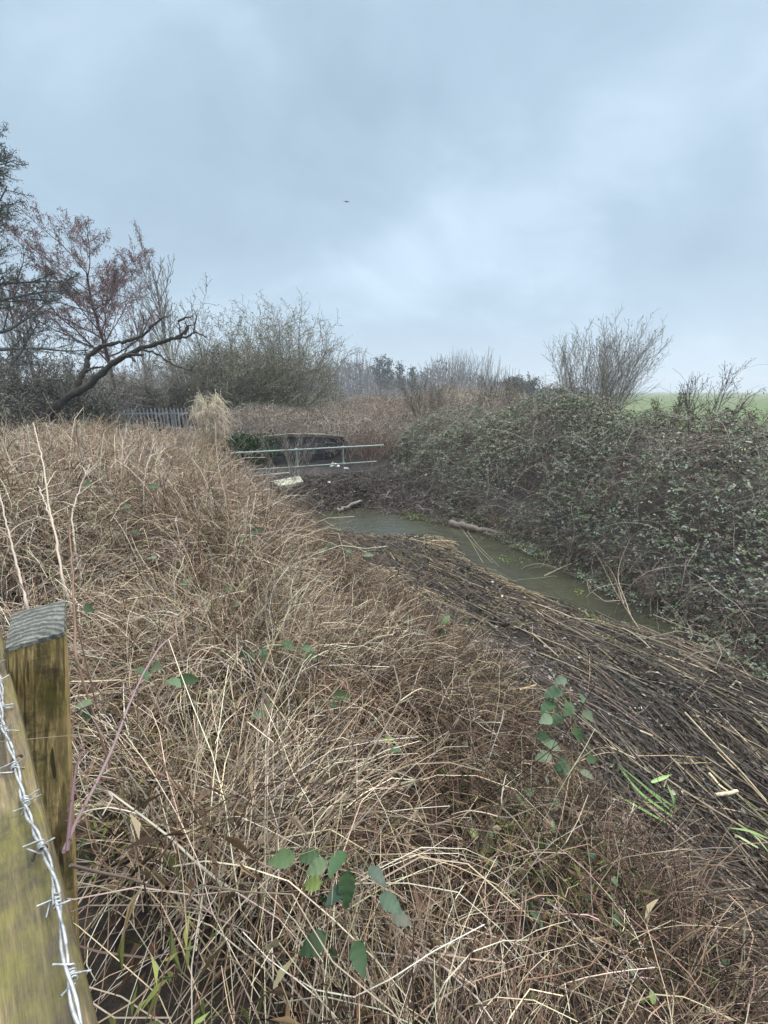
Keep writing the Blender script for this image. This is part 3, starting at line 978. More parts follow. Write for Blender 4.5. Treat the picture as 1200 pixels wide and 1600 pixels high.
# ------------------------------------------------------------------ flattened reeds, mud litter and the debris heap (uncountable)
def debris():
    rng = np.random.default_rng(12)
    a = Acc()
    n = 60000
    X = rng.uniform(-2.8, 6.6, n); Y = rng.uniform(.2, 9.6, n)
    sl, tx, ty = polyline_dist(X, Y, LEFT_EDGE)
    srt = s_right(X, Y)
    z = soil(X, Y)
    ok = (sl > -.5) & (srt < .35) & (z > -.06) & (rng.random(n) < .12 + .88 * smooth((vnoise(X, Y, .40, 91) - .38) / .3))
    X, Y, tx, ty, z, sl = X[ok], Y[ok], tx[ok], ty[ok], z[ok], sl[ok]
    n = len(X)
    ang = np.arctan2(ty, tx) + .12 + .9 * (vnoise(X, Y, .7, 95) - .5) + rng.normal(0, .22, n) + np.where(rng.random(n) < .38, rng.normal(0, 1.1, n), 0)
    D = np.stack([np.cos(ang), np.sin(ang), rng.normal(0, .05, n)], 1)
    L = rng.uniform(.12, .75, n) * np.where(rng.random(n) < .15, 1.7, 1)
    P0 = np.stack([X, Y, z + rng.uniform(.0, .09, n) ** 1.2], 1)
    P = grow(rng, P0, D, L, 6, droop=.25, wander=.05, floor=soil, clear=.008)
    keep = (soil(P[..., 0], P[..., 1]).min(1) > .012)
    P, sl, X, Y = P[keep], sl[keep], X[keep], Y[keep]
    n = len(P)
    band = smooth((vnoise(X * .8 + Y * .6, Y * .35 - X * .3, .5, 93) - .5) / .2)
    dark = pick(rng, n, [(.028, .023, .019), (.058, .046, .037), (.115, .09, .07), (.23, .185, .14)], [2, 2, 1.3, .7], .25)
    lite = pick(rng, n, [(.42, .32, .19), (.29, .21, .125), (.26, .235, .09), (.54, .43, .29)], [1.2, 1.8, .7, .35], .2)
    zone = smooth((Y - 3.2) / 2.2)
    C = np.where((rng.random(n) < .025 + (.05 + .58 * zone) * band + .14 * zone)[:, None], lite, dark * np.where(zone > rng.random(n), 1.35, 1.0)[:, None] * (1.06, 1, .92))
    r = rng.uniform(.0018, .0050, n) * np.where(rng.random(n) < .07, 1.7, 1)
    tubes(a, P, taper(n, 6, r, r * .7), C, 3, rng)
    # longer whole stalks lying on top, swept down the bed
    n = 900
    X = rng.uniform(-1.5, 5.5, n); Y = rng.uniform(.6, 8.0, n)
    sl, tx, ty = polyline_dist(X, Y, LEFT_EDGE)
    ok = (sl > .1) & (s_right(X, Y) < -.1) & (soil(X, Y) > .03)
    X, Y, tx, ty = X[ok], Y[ok], tx[ok], ty[ok]; n = len(X)
    ang = np.arctan2(ty, tx) + .15 + rng.normal(0, .24, n)
    P = grow(rng, np.stack([X, Y, soil(X, Y) + rng.uniform(.02, .10, n)], 1), np.stack([np.cos(ang), np.sin(ang), rng.normal(0, .05, n)], 1), rng.uniform(.4, 1.5, n), 8, droop=.12, wander=.035, floor=soil, clear=.015)
    keep = (soil(P[..., 0], P[..., 1]).min(1) > .0)
    P = P[keep]; n = len(P)
    r = rng.uniform(.0035, .0085, n)
    tubes(a, P, taper(n, 8, r, r * .6), pick(rng, n, [(.13, .105, .08), (.24, .19, .135), (.40, .31, .20), (.07, .055, .042), (.20, .185, .08)], [2, 1.2, .5, 2.0, .4]), 4, rng)
    # leaf scraps and mud crumbs
    n = 120000
    X = rng.uniform(-3.4, 6.6, n); Y = rng.uniform(.2, 12.8, n)
    z = soil(X, Y)
    ok = (s_left(X, Y) < .45) & (s_right(X, Y) < .5) & (z > .0)
    X, Y, z = X[ok], Y[ok], z[ok]
    n = len(X)
    P = np.stack([X, Y, z + rng.uniform(0, .05, n)], 1)
    C = pick(rng, n, [(.022, .018, .014), (.05, .039, .03), (.095, .073, .055), (.19, .155, .12), (.38, .33, .26)], [2.4, 2, 1.1, .5, .14], .25)
    # paler silt dried along the inner edge of the mat
    sl_ = s_left(X, Y)
    silt = np.exp(-((sl_ + .38) / .30) ** 2) * smooth((Y - 2.7) / .6) * smooth((5.2 - Y) / .8)
    C = np.where((rng.random(n) < silt * .8)[:, None], pick(rng, n, [(.22, .195, .18), (.15, .13, .118), (.30, .27, .245)], [1, 1, .6]), C)
    L = rng.uniform(.015, .06, n)
    leaves(a, P, rng.normal(size=(n, 3)) * (1, 1, .3), np.array([0, 0, 1.0]) + .6 * rng.normal(size=(n, 3)), L, L * rng.uniform(.25, .8, n), C)
    tag(a.build('flattened_reeds', M_STICK), 'flattened dark reeds and litter combed along the stream edge', 'reeds', kind='stuff')

    a = Acc()
    n = 15000
    X = rng.uniform(-3.6, 2.2, n); Y = rng.uniform(10.0, 13.6, n)
    hp = np.exp(-((X + .8) / 1.5) ** 2 - ((Y - 11.7) / .9) ** 2)
    z = soil(X, Y)
    ok = (z > -.03) & (s_right(X, Y) < .5) & (rng.random(n) < .25 + .75 * hp)
    X, Y, z, hp = X[ok], Y[ok], z[ok], hp[ok]
    n = len(X)
    D = rng.normal(size=(n, 3)) * (1, 1, .35)
    P = grow(rng, np.stack([X, Y, z + hp * .28 * rng.random(n) + .01], 1), D, rng.uniform(.1, .7, n), 5, droop=.3, wander=.12, floor=soil, clear=.01)
    C = pick(rng, n, [(.05, .040, .034), (.085, .068, .056), (.13, .105, .088), (.22, .18, .145)], [1.6, 2, 1.5, .6], .25)
    r = rng.uniform(.003, .008, n)
    tubes(a, P, taper(n, 5, r, r * .6), C, 3, rng)
    n = 26000
    X = rng.uniform(-3.4, 2.2, n); Y = rng.uniform(10.2, 13.4, n)
    hp = np.exp(-((X + .8) / 1.5) ** 2 - ((Y - 11.7) / .9) ** 2)
    z = soil(X, Y); ok = (z > -.02) & (s_right(X, Y) < .4)
    X, Y, z, hp = X[ok], Y[ok], z[ok], hp[ok]; n = len(X)
    P = np.stack([X, Y, z + hp * .30 * rng.random(n) ** .4], 1)
    C = pick(rng, n, [(.05, .04, .034), (.09, .07, .058), (.14, .11, .09), (.24, .2, .165)], [2, 2, 1.3, .5], .25)
    L = rng.uniform(.03, .09, n)
    leaves(a, P, rng.normal(size=(n, 3)) * (1, 1, .4), np.array([0, 0, 1.0]) + .7 * rng.normal(size=(n, 3)), L, L * .5, C)
    # scum and twigs afloat on the pool and against the far bank
    n = 2600
    q = rng.random(n)
    c0, c1 = at_z(600, 796, 0), at_z(735, 822, 0)
    X = c0[0] + (c1[0] - c0[0]) * q + rng.normal(size=n) * .16; Y = c0[1] + (c1[1] - c0[1]) * q + rng.normal(size=n) * .13
    k = rng.random(n) < .25
    pts = np.array(RIGHT_FOOT[3:7])
    qq = rng.random(n) * (len(pts) - 1)
    ii = qq.astype(int); ff = qq - ii
    X = np.where(k, pts[ii, 0] + (pts[ii + 1, 0] - pts[ii, 0]) * ff - rng.uniform(0, .35, n), X); Y = np.where(k, pts[ii, 1] + (pts[ii + 1, 1] - pts[ii, 1]) * ff, Y)
    P = np.stack([X, Y, np.maximum(soil(X, Y), 0) + rng.uniform(.003, .03, n)], 1)
    L = rng.uniform(.02, .07, n)
    leaves(a, P, rng.normal(size=(n, 3)) * (1, 1, .12), np.array([0, 0, 1.0]) + .3 * rng.normal(size=(n, 3)), L, L * .4, pick(rng, n, [(.06, .048, .036), (.12, .10, .075), (.20, .17, .12), (.14, .16, .05)], [2, 1.6, .8, .5], .25))
    m = 260
    G = grow(rng, P[:m] + (0, 0, .01), rng.normal(size=(m, 3)) * (1, 1, .08), rng.uniform(.12, .5, m), 5, droop=.0, wander=.08)
    G[:, :, 2] = G[:, :, 2].clip(.006, .09)
    tubes(a, G, taper(m, 5, .005, .003), pick(rng, m, [(.08, .06, .045), (.16, .13, .095), (.26, .21, .14)], [2, 1, .5]), 3, rng)
    tag(a.build('driftwood_heap', M_STICK), 'low heap of dark twigs and leaf debris between pool and railing', 'debris', kind='stuff')

    # water weed
    a = Acc()
    for u, v, rr, cnt in ((655, 808, .30, 260), (640, 802, .18, 90), (822, 856, .16, 110), (850, 866, .12, 60), (905, 925, .08, 20), (800, 874, .2, 50), (758, 897, .14, 60), (925, 972, .14, 110), (735, 990, .12, 30)):
        c = at_z(u, v, .02)
        q = rng.normal(size=(cnt, 2)) * rr * .45
        P = np.stack([c[0] + q[:, 0] * 1.4, c[1] + q[:, 1], np.full(cnt, .01)], 1)
        P[:, 2] = np.maximum(soil(P[:, 0], P[:, 1]), 0) + rng.uniform(.005, .04, cnt)
        L = rng.uniform(.025, .06, cnt)
        leaves(a, P, rng.normal(size=(cnt, 3)) * (1, 1, .4), np.array([0, 0, 1.0]) + .4 * rng.normal(size=(cnt, 3)), L, L * .6,
               pick(rng, cnt, [(.15, .20, .05), (.10, .14, .04), (.20, .22, .09)], [1, 1, .5]))
    # sparse grass tufts along the mat edge
    n = 1500
    X = rng.uniform(.5, 4.0, n * 5); Y = rng.uniform(3.0, 8.2, n * 5)
    zz = soil(X, Y)
    ok = (np.abs(zz - .05) < .06) & (s_left(X, Y) < -.4) & (s_right(X, Y) < -.4) & (vnoise(X, Y, .5, 97) > .55)
    X, Y, zz = X[ok][:n], Y[ok][:n], zz[ok][:n]; n = len(X)
    P = grow(rng, np.stack([X, Y, zz], 1), rng.normal(size=(n, 3)) * (.7, .7, .2) + (0, 0, .7), rng.uniform(.06, .22, n), 5, droop=1.2, wander=.1)
    tubes(a, P, taper(n, 5, .003, .001), pick(rng, n, [(.20, .22, .07), (.12, .15, .04), (.30, .27, .13)], [1, 1, 1]), 3, rng)
    tag(a.build('water_weed', M_LEAF), 'bright green water weed and grass floating in the stream', 'water weed', kind='stuff')


debris()
# ------------------------------------------------------------------ timber fence beside the camera
def fence():
    o = thing('timber_fence', 'sawn timber fence post and rail with a strand of barbed wire stapled on top', 'fence', (-.80, .66, 1.33))
    zt = 2.59
    w_ = np.array([.935, .355]); d_ = np.array([.56, -.83])
    c0 = np.array([-.637, .664])
    lean = np.array([-.20, .02])
    a = Acc()
    z1 = 1.30
    rings = []
    for z in np.linspace(z1, zt, 12):
        c = c0 + lean * (zt - z)
        rings.append([(*(c + sx * .043 * w_ + sy * .048 * d_), z + (.006 * sx - .010 * sy if z == zt else 0)) for sx, sy in ((-1, -1), (1, -1), (1, 1), (-1, 1))])
    V = np.array(rings).reshape(-1, 3)
    F = [[i * 4 + j, i * 4 + (j + 1) % 4, i * 4 + 4 + (j + 1) % 4, i * 4 + 4 + j] for i in range(11) for j in range(4)]
    a.add(V, F, (.50, .345, .14))
    post = a.build('post', M_WOOD, o)
    bv = post.modifiers.new('soft', 'BEVEL'); bv.width = .003; bv.segments = 2; bv.limit_method = 'ANGLE'
    a = Acc()
    top = np.array(rings[-1])
    cc = top.mean(0)
    ring1 = cc + (top - cc) * 1.03
    ring0 = ring1.copy(); ring0[:, 2] += .003; ring1[:, 2] -= .004
    ring0[:, :2] = cc[:2] + (top[:, :2] - cc[:2]) * 1.0
    a.add(np.concatenate([ring1, ring0]), [[0, 1, 5, 4], [1, 2, 6, 5], [2, 3, 7, 6], [3, 0, 4, 7], [4, 5, 6, 7]], (.2, .2, .2))
    a.build('post_top', mat_endgrain(), o)
    # rail: far edge runs past the post and under the lens
    zr = 2.53
    A = at_z(15, 1045, zr); B = at_z(150, 1600, zr)
    e = norm(B - A); nrm = np.array([e[1], -e[0], 0.0])
    if nrm[1] < 0: nrm = -nrm           # away from the camera, towards the stream side

    def plank(zt_, off0, off1, th, s0, s1, name, col):
        a = Acc()
        K = 14
        vs_ = []
        for q in np.linspace(s0, s1, K):
            base = A + e * q
            for o_, dz in ((off0, 0), (off1, 0), (off1, -th), (off0, -th)):
                p = base - nrm * o_
                vs_.append((p[0], p[1], zt_ + dz + .002 * math.sin(q * 9 + o_ * 30)))
        F = [[i * 4 + j, i * 4 + (j + 1) % 4, i * 4 + 4 + (j + 1) % 4, i * 4 + 4 + j] for i in range(K - 1) for j in range(4)]
        F += [[3, 2, 1, 0], [(K - 1) * 4 + j for j in range(4)]]
        a.add(vs_, F, col)
        r = a.build(name, M_RAIL, o)
        bv = r.modifiers.new('soft', 'BEVEL'); bv.width = .004; bv.segments = 2; bv.limit_method = 'ANGLE'
        return r
    plank(zr, 0, .092, .042, -.62, 1.6, 'rail', (.175, .13, .068))
    plank(zr - .40, .02, .115, .042, -.62, 1.6, 'rail', (.24, .175, .10))
    # barbed wire on the rail
    zw = zr + .012
    W0 = at_z(2, 1095, zw); W1 = at_z(126, 1592, zw)
    ew = norm(W1 - W0); nw = np.array([ew[1], -ew[0], 0])
    s = np.linspace(-.45, 1.05, 520)
    a = Acc()
    for ph in (0, math.pi):
        th = 2 * math.pi * s / .085 + ph + .8 * np.sin(s * 23)
        wob = .0035 * np.sin(s * 13) + .002 * np.sin(s * 31)
        P = W0 + ew * s[:, None] + nw * (wob + .0017 * np.cos(th))[:, None] + np.array([0, 0, 1]) * (.0017 * np.sin(th) + .002 * np.sin(s * 17))[:, None]
        tubes(a, P, .0013, (.6, .6, .6), 6)
    M_W = mat_wire()
    wire = a.build('barbed_wire', M_W, o, True)
    rng = np.random.default_rng(3)
    for i, q in enumerate(np.arange(-.36, 1.0, .074)):
        a = Acc()
        q = q + rng.normal() * .006
        c = W0 + ew * q + nw * (.0035 * math.sin(q * 13))
        for k in range(2):
            t = np.linspace(0, 1, 26)
            ph = rng.uniform(0, 6.28)
            th = ph + t * 4 * math.pi
            rad = .0029
            core = c + ew * ((t - .5) * .008 + k * .005)[:, None] + (nw * np.cos(th)[:, None] + np.array([0, 0, 1]) * np.sin(th)[:, None]) * rad
            def spike(p, ang):
                d = nw * math.cos(ang) + np.array([0, 0, 1]) * math.sin(ang) * .6 + ew * rng.normal() * .45
                d = d / np.linalg.norm(d)
                return np.array([p + d * x for x in (.004, .009, .0135)])
            e0 = spike(core[0], th[0] - 1.4)
            e1 = spike(core[-1], th[-1] + 1.4)
            tubes(a, np.concatenate([e0[::-1], core, e1]), .00085, (.6, .6, .6), 6)
        b = a.build('barb', M_W, None, True)
        b.parent = wire
        b.matrix_parent_inverse.identity()
        b.location = tuple(-np.array(o.location))
    # rusty staples holding the wire
    for q in (-.05, .15, .315):
        a = Acc()
        c = W0 + ew * q
        t = np.linspace(0, math.pi, 9)
        P = c + nw * (np.cos(t) * .006)[:, None] + np.array([0, 0, 1.0]) * (np.sin(t) * .007 - .006)[:, None] + ew * (np.cos(t) * .003)[:, None]
        tubes(a, P, .0017, (.10, .07, .055), 5)
        a.build('staple', M_STICK, o)


fence()


# ------------------------------------------------------------------ pipe railings of the footbridge
def pipe(acc, p, q, r, C, k=8):
    P = np.array([np.array(p) + (np.array(q) - np.array(p)) * t for t in np.linspace(0, 1, k)])
    tubes(acc, P, r, C, 8, cap=True)


def railing():
    zt, zm = 1.38, .88
    a0, a1 = at_z(335, 709.5, zt), at_z(599, 695.6, zt)
    dirv = (a1 - a0)

    def on(u):
        # point on the top rail line seen in photo column u
        d = ray(u, 700)
        M = np.array([[dirv[0], -d[0]], [dirv[1], -d[1]]])
        # columns shift little over the rail height
        s_ = np.linalg.solve(M, -a0[:2])[0]
        return a0 + dirv * s_
    o = thing('metal_railing', 'long two rail galvanised pipe railing in front of the dark wall', 'railing', (*on(463)[:2], .4))
    pc = (.27, .31, .285)
    a = Acc(); pipe(a, a0 - dirv * .03, a1, .024, pc); a.build('top_rail', M_PAINT, o, True)
    a = Acc(); m0, m1 = on(384) * (1, 1, 0) + (0, 0, zm), on(588) * (1, 1, 0) + (0, 0, zm)
    pipe(a, m0, m1, .022, (.24, .275, .245)); a.build('mid_rail', M_PAINT, o, True)
    for u in (374, 463, 536):
        p = on(u)
        a = Acc()
        z0 = float(soil(p[0], p[1])) - .05
        tubes(a, np.array([[p[0], p[1], z] for z in np.linspace(z0, zt + .03, 8)]), .026, pc, 8, cap=True)
        pst = a.build('post', M_PAINT, o, True)
        for zz in (zt, zm):
            if u == 374 and zz == zm: continue
            a = Acc()
            t = np.linspace(-.05, .05, 7)
            tubes(a, np.array([[p[0] + dirv[0] * q / np.linalg.norm(dirv), p[1] + dirv[1] * q / np.linalg.norm(dirv), zz] for q in t]), [[.026, .036, .041, .042, .041, .036, .026]], pc, 10)
            f = a.build('fitting', M_PAINT, None, True)
            f.parent = pst
            f.location = tuple(-np.array(o.location))
    # second, shorter railing on the near side of the slab
    p = at(415, 731, 10.9); q = at(462, 739, 11.7)
    zt2 = p[2] - .05
    o2 = thing('metal_railing', 'short low pipe rail with a single stub post left of the concrete slab', 'railing', (p[0], p[1], .35))
    a = Acc(); tubes(a, np.array([[p[0], p[1], z] for z in np.linspace(float(soil(p[0], p[1])) - .05, p[2] + .02, 6)]), .026, pc, 8, cap=True)
    a.build('post', M_PAINT, o2, True)
    a = Acc(); l = at(392, 744.5, 10.5); rr = at(452, 738.5, 11.5)
    pipe(a, l, rr, .02, (.24, .275, .245)); a.build('low_rail', M_PAINT, o2, True)
    # pale concrete slab of the footbridge end
    c = at(444, 750, 11.6)
    o3 = Acc()
    zs = .60
    cs = [at_z(420, 752, zs), at_z(468, 743, zs), at_z(474, 752, zs), at_z(437, 759, zs)]
    V = [tuple(x) for x in cs] + [(x[0], x[1], zs - .22) for x in cs]
    o3.add(V, [[0, 1, 2, 3], [0, 4, 5, 1], [1, 5, 6, 2], [2, 6, 7, 3], [3, 7, 4, 0]], (.40, .39, .30))
    s3 = o3.build('concrete_slab', M_STONE)
    bv = s3.modifiers.new('soft', 'BEVEL'); bv.width = .015; bv.segments = 2
    tag(s3, 'pale lichen stained concrete slab at the foot of the railing', 'slab')


railing()


def headwall():
    rng = np.random.default_rng(31)
    A = at_y(372, 690, 13.5); B = at_y(540, 690, 14.65)
    ex = (B - A) * (1, 1, 0); Lw = np.linalg.norm(ex); ex /= Lw
    ny_ = np.array([ex[1], -ex[0], 0])
    o = thing('brick_wall', 'dark damp stone block headwall with curved coping behind the pipe railing', 'wall', (*((A + B) / 2)[:2], .2))
    a = Acc()
    n_c = 9
    z = -.3
    hh = .2
    ztop = 1.42
    while z < ztop - .02:
        q = -rng.uniform(0, .3)
        while q < Lw:
            bl = rng.uniform(.32, .6)
            x0, x1 = max(q, 0), min(q + bl, Lw)
            if x1 - x0 > .05:
                crest = ztop + .14 * math.sin(math.pi * min(max((x0 + x1) / 2 / Lw * 1.0, 0), 1)) - .05
                if z + hh * .5 < crest:
                    dz = rng.uniform(-.008, .008)
                    p0 = A * (1, 1, 0) + ex * (x0 + .012) + ny_ * (.02 + rng.uniform(0, .025))
                    M = np.stack([ex, ny_, np.array([0, 0, 1])], 1)
                    box(a, (0, -.3, z + .01 + dz), (x1 - x0 - .024, 0, min(z + hh - .012, crest) + dz), np.array([.055, .052, .058]) * rng.uniform(.6, 1.5), (M, p0 * (1, 1, 0)))
            q += bl
        z += hh
    box(a, (0, -.28, -.4), (Lw, 0, ztop - .06), (.03, .028, .028), (np.stack([ex, ny_, np.array([0, 0, 1])], 1), A * (1, 1, 0)))
    a.build('masonry', M_STONE, o)
    a = Acc()
    K = 16
    for i in range(K):
        x0, x1 = Lw * i / K + .006, Lw * (i + 1) / K - .006
        zc_ = ztop + .14 * math.sin(math.pi * (i + .5) / K) - .045
        box(a, (x0, -.34, zc_ + .003), (x1, .07, zc_ + .10 + rng.uniform(-.01, .01)), np.array([.15, .125, .10]) * rng.uniform(.7, 1.3), (np.stack([ex, ny_, np.array([0, 0, 1])], 1), A * (1, 1, 0)))
    a.build('coping', M_STONE, o)
    # ivy on the left end
    a = Acc()
    n = 5200
    q = rng.normal(.10, .50, n); zz = rng.uniform(.15, 1.66, n)
    P = A * (1, 1, 0) + ex * q[:, None] + ny_ * (rng.uniform(.02, .34, n) * (1 - ((zz - .9) / .9) ** 2 * .6))[:, None] + np.array([0, 0, 1]) * zz[:, None]
    C = pick(rng, n, [(.03, .06, .022), (.05, .09, .03), (.08, .12, .05), (.02, .035, .015)], [2, 1.5, .7, 1.2], .25)
    L = rng.uniform(.04, .09, n)
    leaves(a, P, rng.normal(size=(n, 3)) + (0, 0, -.7), ny_ + .5 * rng.normal(size=(n, 3)) + (0, 0, .4), L, L * .8, C)
    tag(a.build('ivy', M_LEAF), 'dark green ivy clump hanging over the left end of the wall', 'ivy')


headwall()


def palisade():
    rng = np.random.default_rng(33)
    A = at_y(150, 640, 18.0); B = at_y(445, 637, 19.5)
    ex = (B - A) * (1, 1, 0); Lw = np.linalg.norm(ex); ex /= Lw
    ny_ = np.array([ex[1], -ex[0], 0])
    z1, z0 = 2.34, .95
    o = thing('palisade_fence', 'grey steel palisade fence with pointed pales half hidden in the bushes', 'fence', (*((A + B) / 2)[:2], z0))
    M = (np.stack([ex, ny_, np.array([0, 0, 1])], 1), A * (1, 1, 0))
    a = Acc()
    q = 0.0
    while q < Lw:
        zt = z1 + rng.uniform(-.015, .015)
        wd = .066
        pr = [(-wd / 2, .0), (-wd / 6, .014), (wd / 6, .014), (wd / 2, .0)]
        V = []
        for x, y in pr: V.append((q + x, y + .03, z0))
        for x, y in pr: V.append((q + x, y + .03, zt - .09))
        V.append((q, .042, zt))
        for x, y in pr: V.append((q + x, y + .026, z0))
        for x, y in pr: V.append((q + x, y + .026, zt - .09))
        V.append((q, .038, zt))
        V = np.array(V) @ M[0].T + M[1]
        F4 = [[0, 1, 5, 4], [1, 2, 6, 5], [2, 3, 7, 6], [10, 9, 13, 14], [11, 10, 14, 15], [12, 11, 15, 16]]
        C = np.array([.25, .26, .265]) * rng.uniform(.75, 1.2)
        a.add(V, F4, C)
        a.add(V, [[4, 5, 8], [5, 6, 8], [6, 7, 8], [14, 13, 17], [15, 14, 17], [16, 15, 17]], C)
        q += .155
    a.build('pales', M_PALE, o)
    for z in (1.25, 2.05):
        a = Acc(); box(a, (0, -.02, z), (Lw, .024, z + .05), (.28, .30, .31), M); a.build('rail', M_PALE, o)
    q = .2
    while q < Lw:
        a = Acc(); box(a, (q - .05, -.12, z0 - .3), (q + .05, -.023, 2.2), (.27, .29, .30), M); a.build('post', M_PALE, o); q += 2.75


palisade()
# ------------------------------------------------------------------ trees and bushes
def rot_about(rng, d, ang, az=None):
    d = d / np.linalg.norm(d)
    r = np.array([0, 0, 1.0]) if abs(d[2]) < .9 else np.array([1.0, 0, 0])
    u = np.cross(d, r); u /= np.linalg.norm(u)
    v = np.cross(d, u)
    az = rng.uniform(0, 2 * math.pi) if az is None else az
    return d * math.cos(ang) + (u * math.cos(az) + v * math.sin(az)) * math.sin(ang)


def branches(rng, p, d, L, r, spec, level=0, out=None):
    """grows one limb and everything on it; out[level] collects (path, radii)"""
    if out is None: out = [[] for _ in range(len(spec['n']) + 1)]
    K = spec.get('K', 7)
    wd, up = spec['wander'][level], spec['up'][level]
    P = [np.array(p, float)]
    d = d / np.linalg.norm(d)
    for k in range(1, K):
        d = d + wd * rng.normal(size=3) + np.array([0, 0, up])
        d /= np.linalg.norm(d)
        P.append(P[-1] + d * L / (K - 1))
    P = np.array(P)
    r1 = max(r * spec.get('end', .35), spec['rmin'])
    rad = np.linspace(max(r, spec['rmin']), r1, K)
    out[level].append((P, rad))
    if level < len(spec['n']):
        n = max(1, int(round(spec['n'][level] * rng.uniform(.8, 1.2))))
        az0 = rng.uniform(0, 6.28)
        for i in range(n):
            f = spec['start'][level] + (1 - spec['start'][level]) * (i + rng.uniform(.1, .9)) / n
            x = f * (K - 1); k = min(int(x), K - 2)
            q = P[k] + (P[k + 1] - P[k]) * (x - k)
            dd = P[k + 1] - P[k]
            ang = spec['ang'][level] * rng.uniform(.65, 1.25)
            nd = rot_about(rng, dd, ang, az0 + i * 2.4 + rng.normal() * .4)
            shape = spec['shape'](f) if level == 0 and 'shape' in spec else 1 - .45 * f
            branches(rng, q, nd, L * spec['ratio'][level] * shape * rng.uniform(.7, 1.25), (rad[k]) * spec.get('rr', .55), spec, level + 1, out)
    return out


def emit(acc, rng, lst, pal, wts, sides=3):
    if not lst: return
    P = np.stack([x[0] for x in lst]); r = np.stack([x[1] for x in lst])
    tubes(acc, P, r, pick(rng, len(lst), pal, wts), sides, rng)


def flecks(acc, rng, lst, n, pal, wts, L, hang=0.0, wr=.45, spread=.03):
    P = np.stack([x[0] for x in lst])
    i = rng.integers(0, len(P), n); t = rng.uniform(.15, 1, n) * (P.shape[1] - 1)
    k = np.minimum(t.astype(int), P.shape[1] - 2); f = (t - k)[:, None]
    q = P[i, k] * (1 - f) + P[i, k + 1] * f + rng.normal(size=(n, 3)) * spread
    A = rng.normal(size=(n, 3)) + np.array([0, 0, -hang])
    l = rng.uniform(.6, 1.3, n) * L
    leaves(acc, q, A, rng.normal(size=(n, 3)), l, l * wr, pick(rng, n, pal, wts, .22))


BARKD = [(.075, .062, .050), (.11, .092, .075), (.05, .042, .036)]
BW = [2, 1.3, 1]


def tree(name, label, cat, base, H_, r0, spec, seed, lean=(0, 0), bark=BARKD, twig=None, fl=None, cut=2, group=None, twigw=None, scale=None):
    rng = np.random.default_rng(seed)
    o = thing(name, label, cat, base, group)
    out = branches(rng, np.array(base, float) - (0, 0, .1), np.array([lean[0], lean[1], 1.0]), H_, r0, spec)
    a = Acc()
    for lv in range(cut): emit(a, rng, out[lv], bark, BW, 6 if lv == 0 else 4)
    a.build('trunk', M_BARK, o, True)
    a = Acc()
    for lv in range(cut, len(out)): emit(a, rng, out[lv], twig or bark, twigw or BW[:len(twig or bark)], 3)
    for f in (fl or []):
        flecks(a, rng, out[-1] + (out[-2] if f.get('two') else []), f['n'], f['pal'], f['w'], f['L'], f.get('hang', 0), f.get('wr', .45), f.get('spread', .03))
    a.build('crown', M_TWIG, o)
    return o


def base_at(u, y):
    d = ray(u, 612)
    x = d[0] / d[1] * y
    return np.array([x, y, float(soil(x, y))])


def h_to(v, y):
    d = ray(600, v)
    return CAM_H - 1.4 + d[2] / d[1] * y


# alder with reddish catkins
spec_alder = dict(n=[18, 13, 10], ang=[.92, .62, .6], ratio=[.74, .42, .42], start=[.38, .15, .12], wander=[.06, .12, .15, .18], up=[.01, .035, .03, .0], rmin=.0075, K=7, rr=.5, shape=lambda f: 1.0 - .35 * f)
tree('alder_tree', 'bare alder tree hung with reddish catkins behind the leaning dead tree', 'tree', base_at(180, 24), h_to(385, 24) * .86, .125, spec_alder, 41, lean=(.07, 0), bark=[(.10, .075, .07), (.13, .10, .09), (.075, .055, .05)],
     twig=[(.19, .115, .115), (.15, .10, .095), (.25, .17, .165)], twigw=[1.5, 1, 1],
     fl=[dict(n=21000, pal=[(.26, .15, .145), (.33, .225, .205), (.175, .105, .105), (.11, .085, .08)], w=[2, 1, 1.3, .8], L=.10, hang=1.3, wr=.30, spread=.05)])

# feathery conifer at the left edge
spec_con = dict(n=[46, 13, 8], ang=[1.2, .75, .6], ratio=[.29, .40, .40], start=[.18, .12, .1], wander=[.02, .07, .1, .12], up=[.0, .025, .03, .02], rmin=.008, K=7, rr=.42, shape=lambda f: 1.15 - .55 * f)
tree('larch_tree', 'dark feathery conifer reaching in from the left edge of the view', 'tree', base_at(8, 17), h_to(150, 17), .2, spec_con, 57, lean=(-.05, 0), bark=[(.09, .09, .095), (.12, .12, .125), (.065, .065, .07)],
     twig=[(.055, .052, .042), (.08, .075, .058), (.04, .038, .032)], twigw=[1, 1, 1],
     fl=[dict(n=52000, pal=[(.07, .085, .055), (.11, .12, .085), (.05, .055, .04)], w=[1, 1, 1], L=.085, hang=.1, wr=.13, spread=.03)])

# thin pale bare trees
spec_bare = dict(n=[16, 9, 5], ang=[.55, .5, .45], ratio=[.46, .42, .4], start=[.28, .2, .15], wander=[.035, .06, .08, .1], up=[.01, .10, .07, .04], rmin=.012, K=7, rr=.5, shape=lambda f: 1.1 - .6 * f)
PALEB = [(.22, .205, .19), (.28, .26, .24), (.16, .15, .14)]
tree('birch_tree', 'slim pale bare tree between the alder and the hawthorn', 'tree', base_at(283, 32), h_to(440, 32), .14, spec_bare, 61, lean=(-.06, 0), bark=PALEB, twig=PALEB, twigw=[1, 1, 1])
tree('birch_tree', 'pale bare tree left of the alder, half behind the conifer', 'tree', base_at(62, 34), h_to(420, 34), .15, spec_bare, 62, lean=(.05, 0), bark=PALEB, twig=PALEB, twigw=[1, 1, 1])
tree('bare_tree', 'small bare tree low behind the dark thicket by the left edge', 'tree', base_at(28, 30), h_to(470, 30), .12, spec_bare, 63, bark=PALEB, twig=PALEB, twigw=[1, 1, 1])
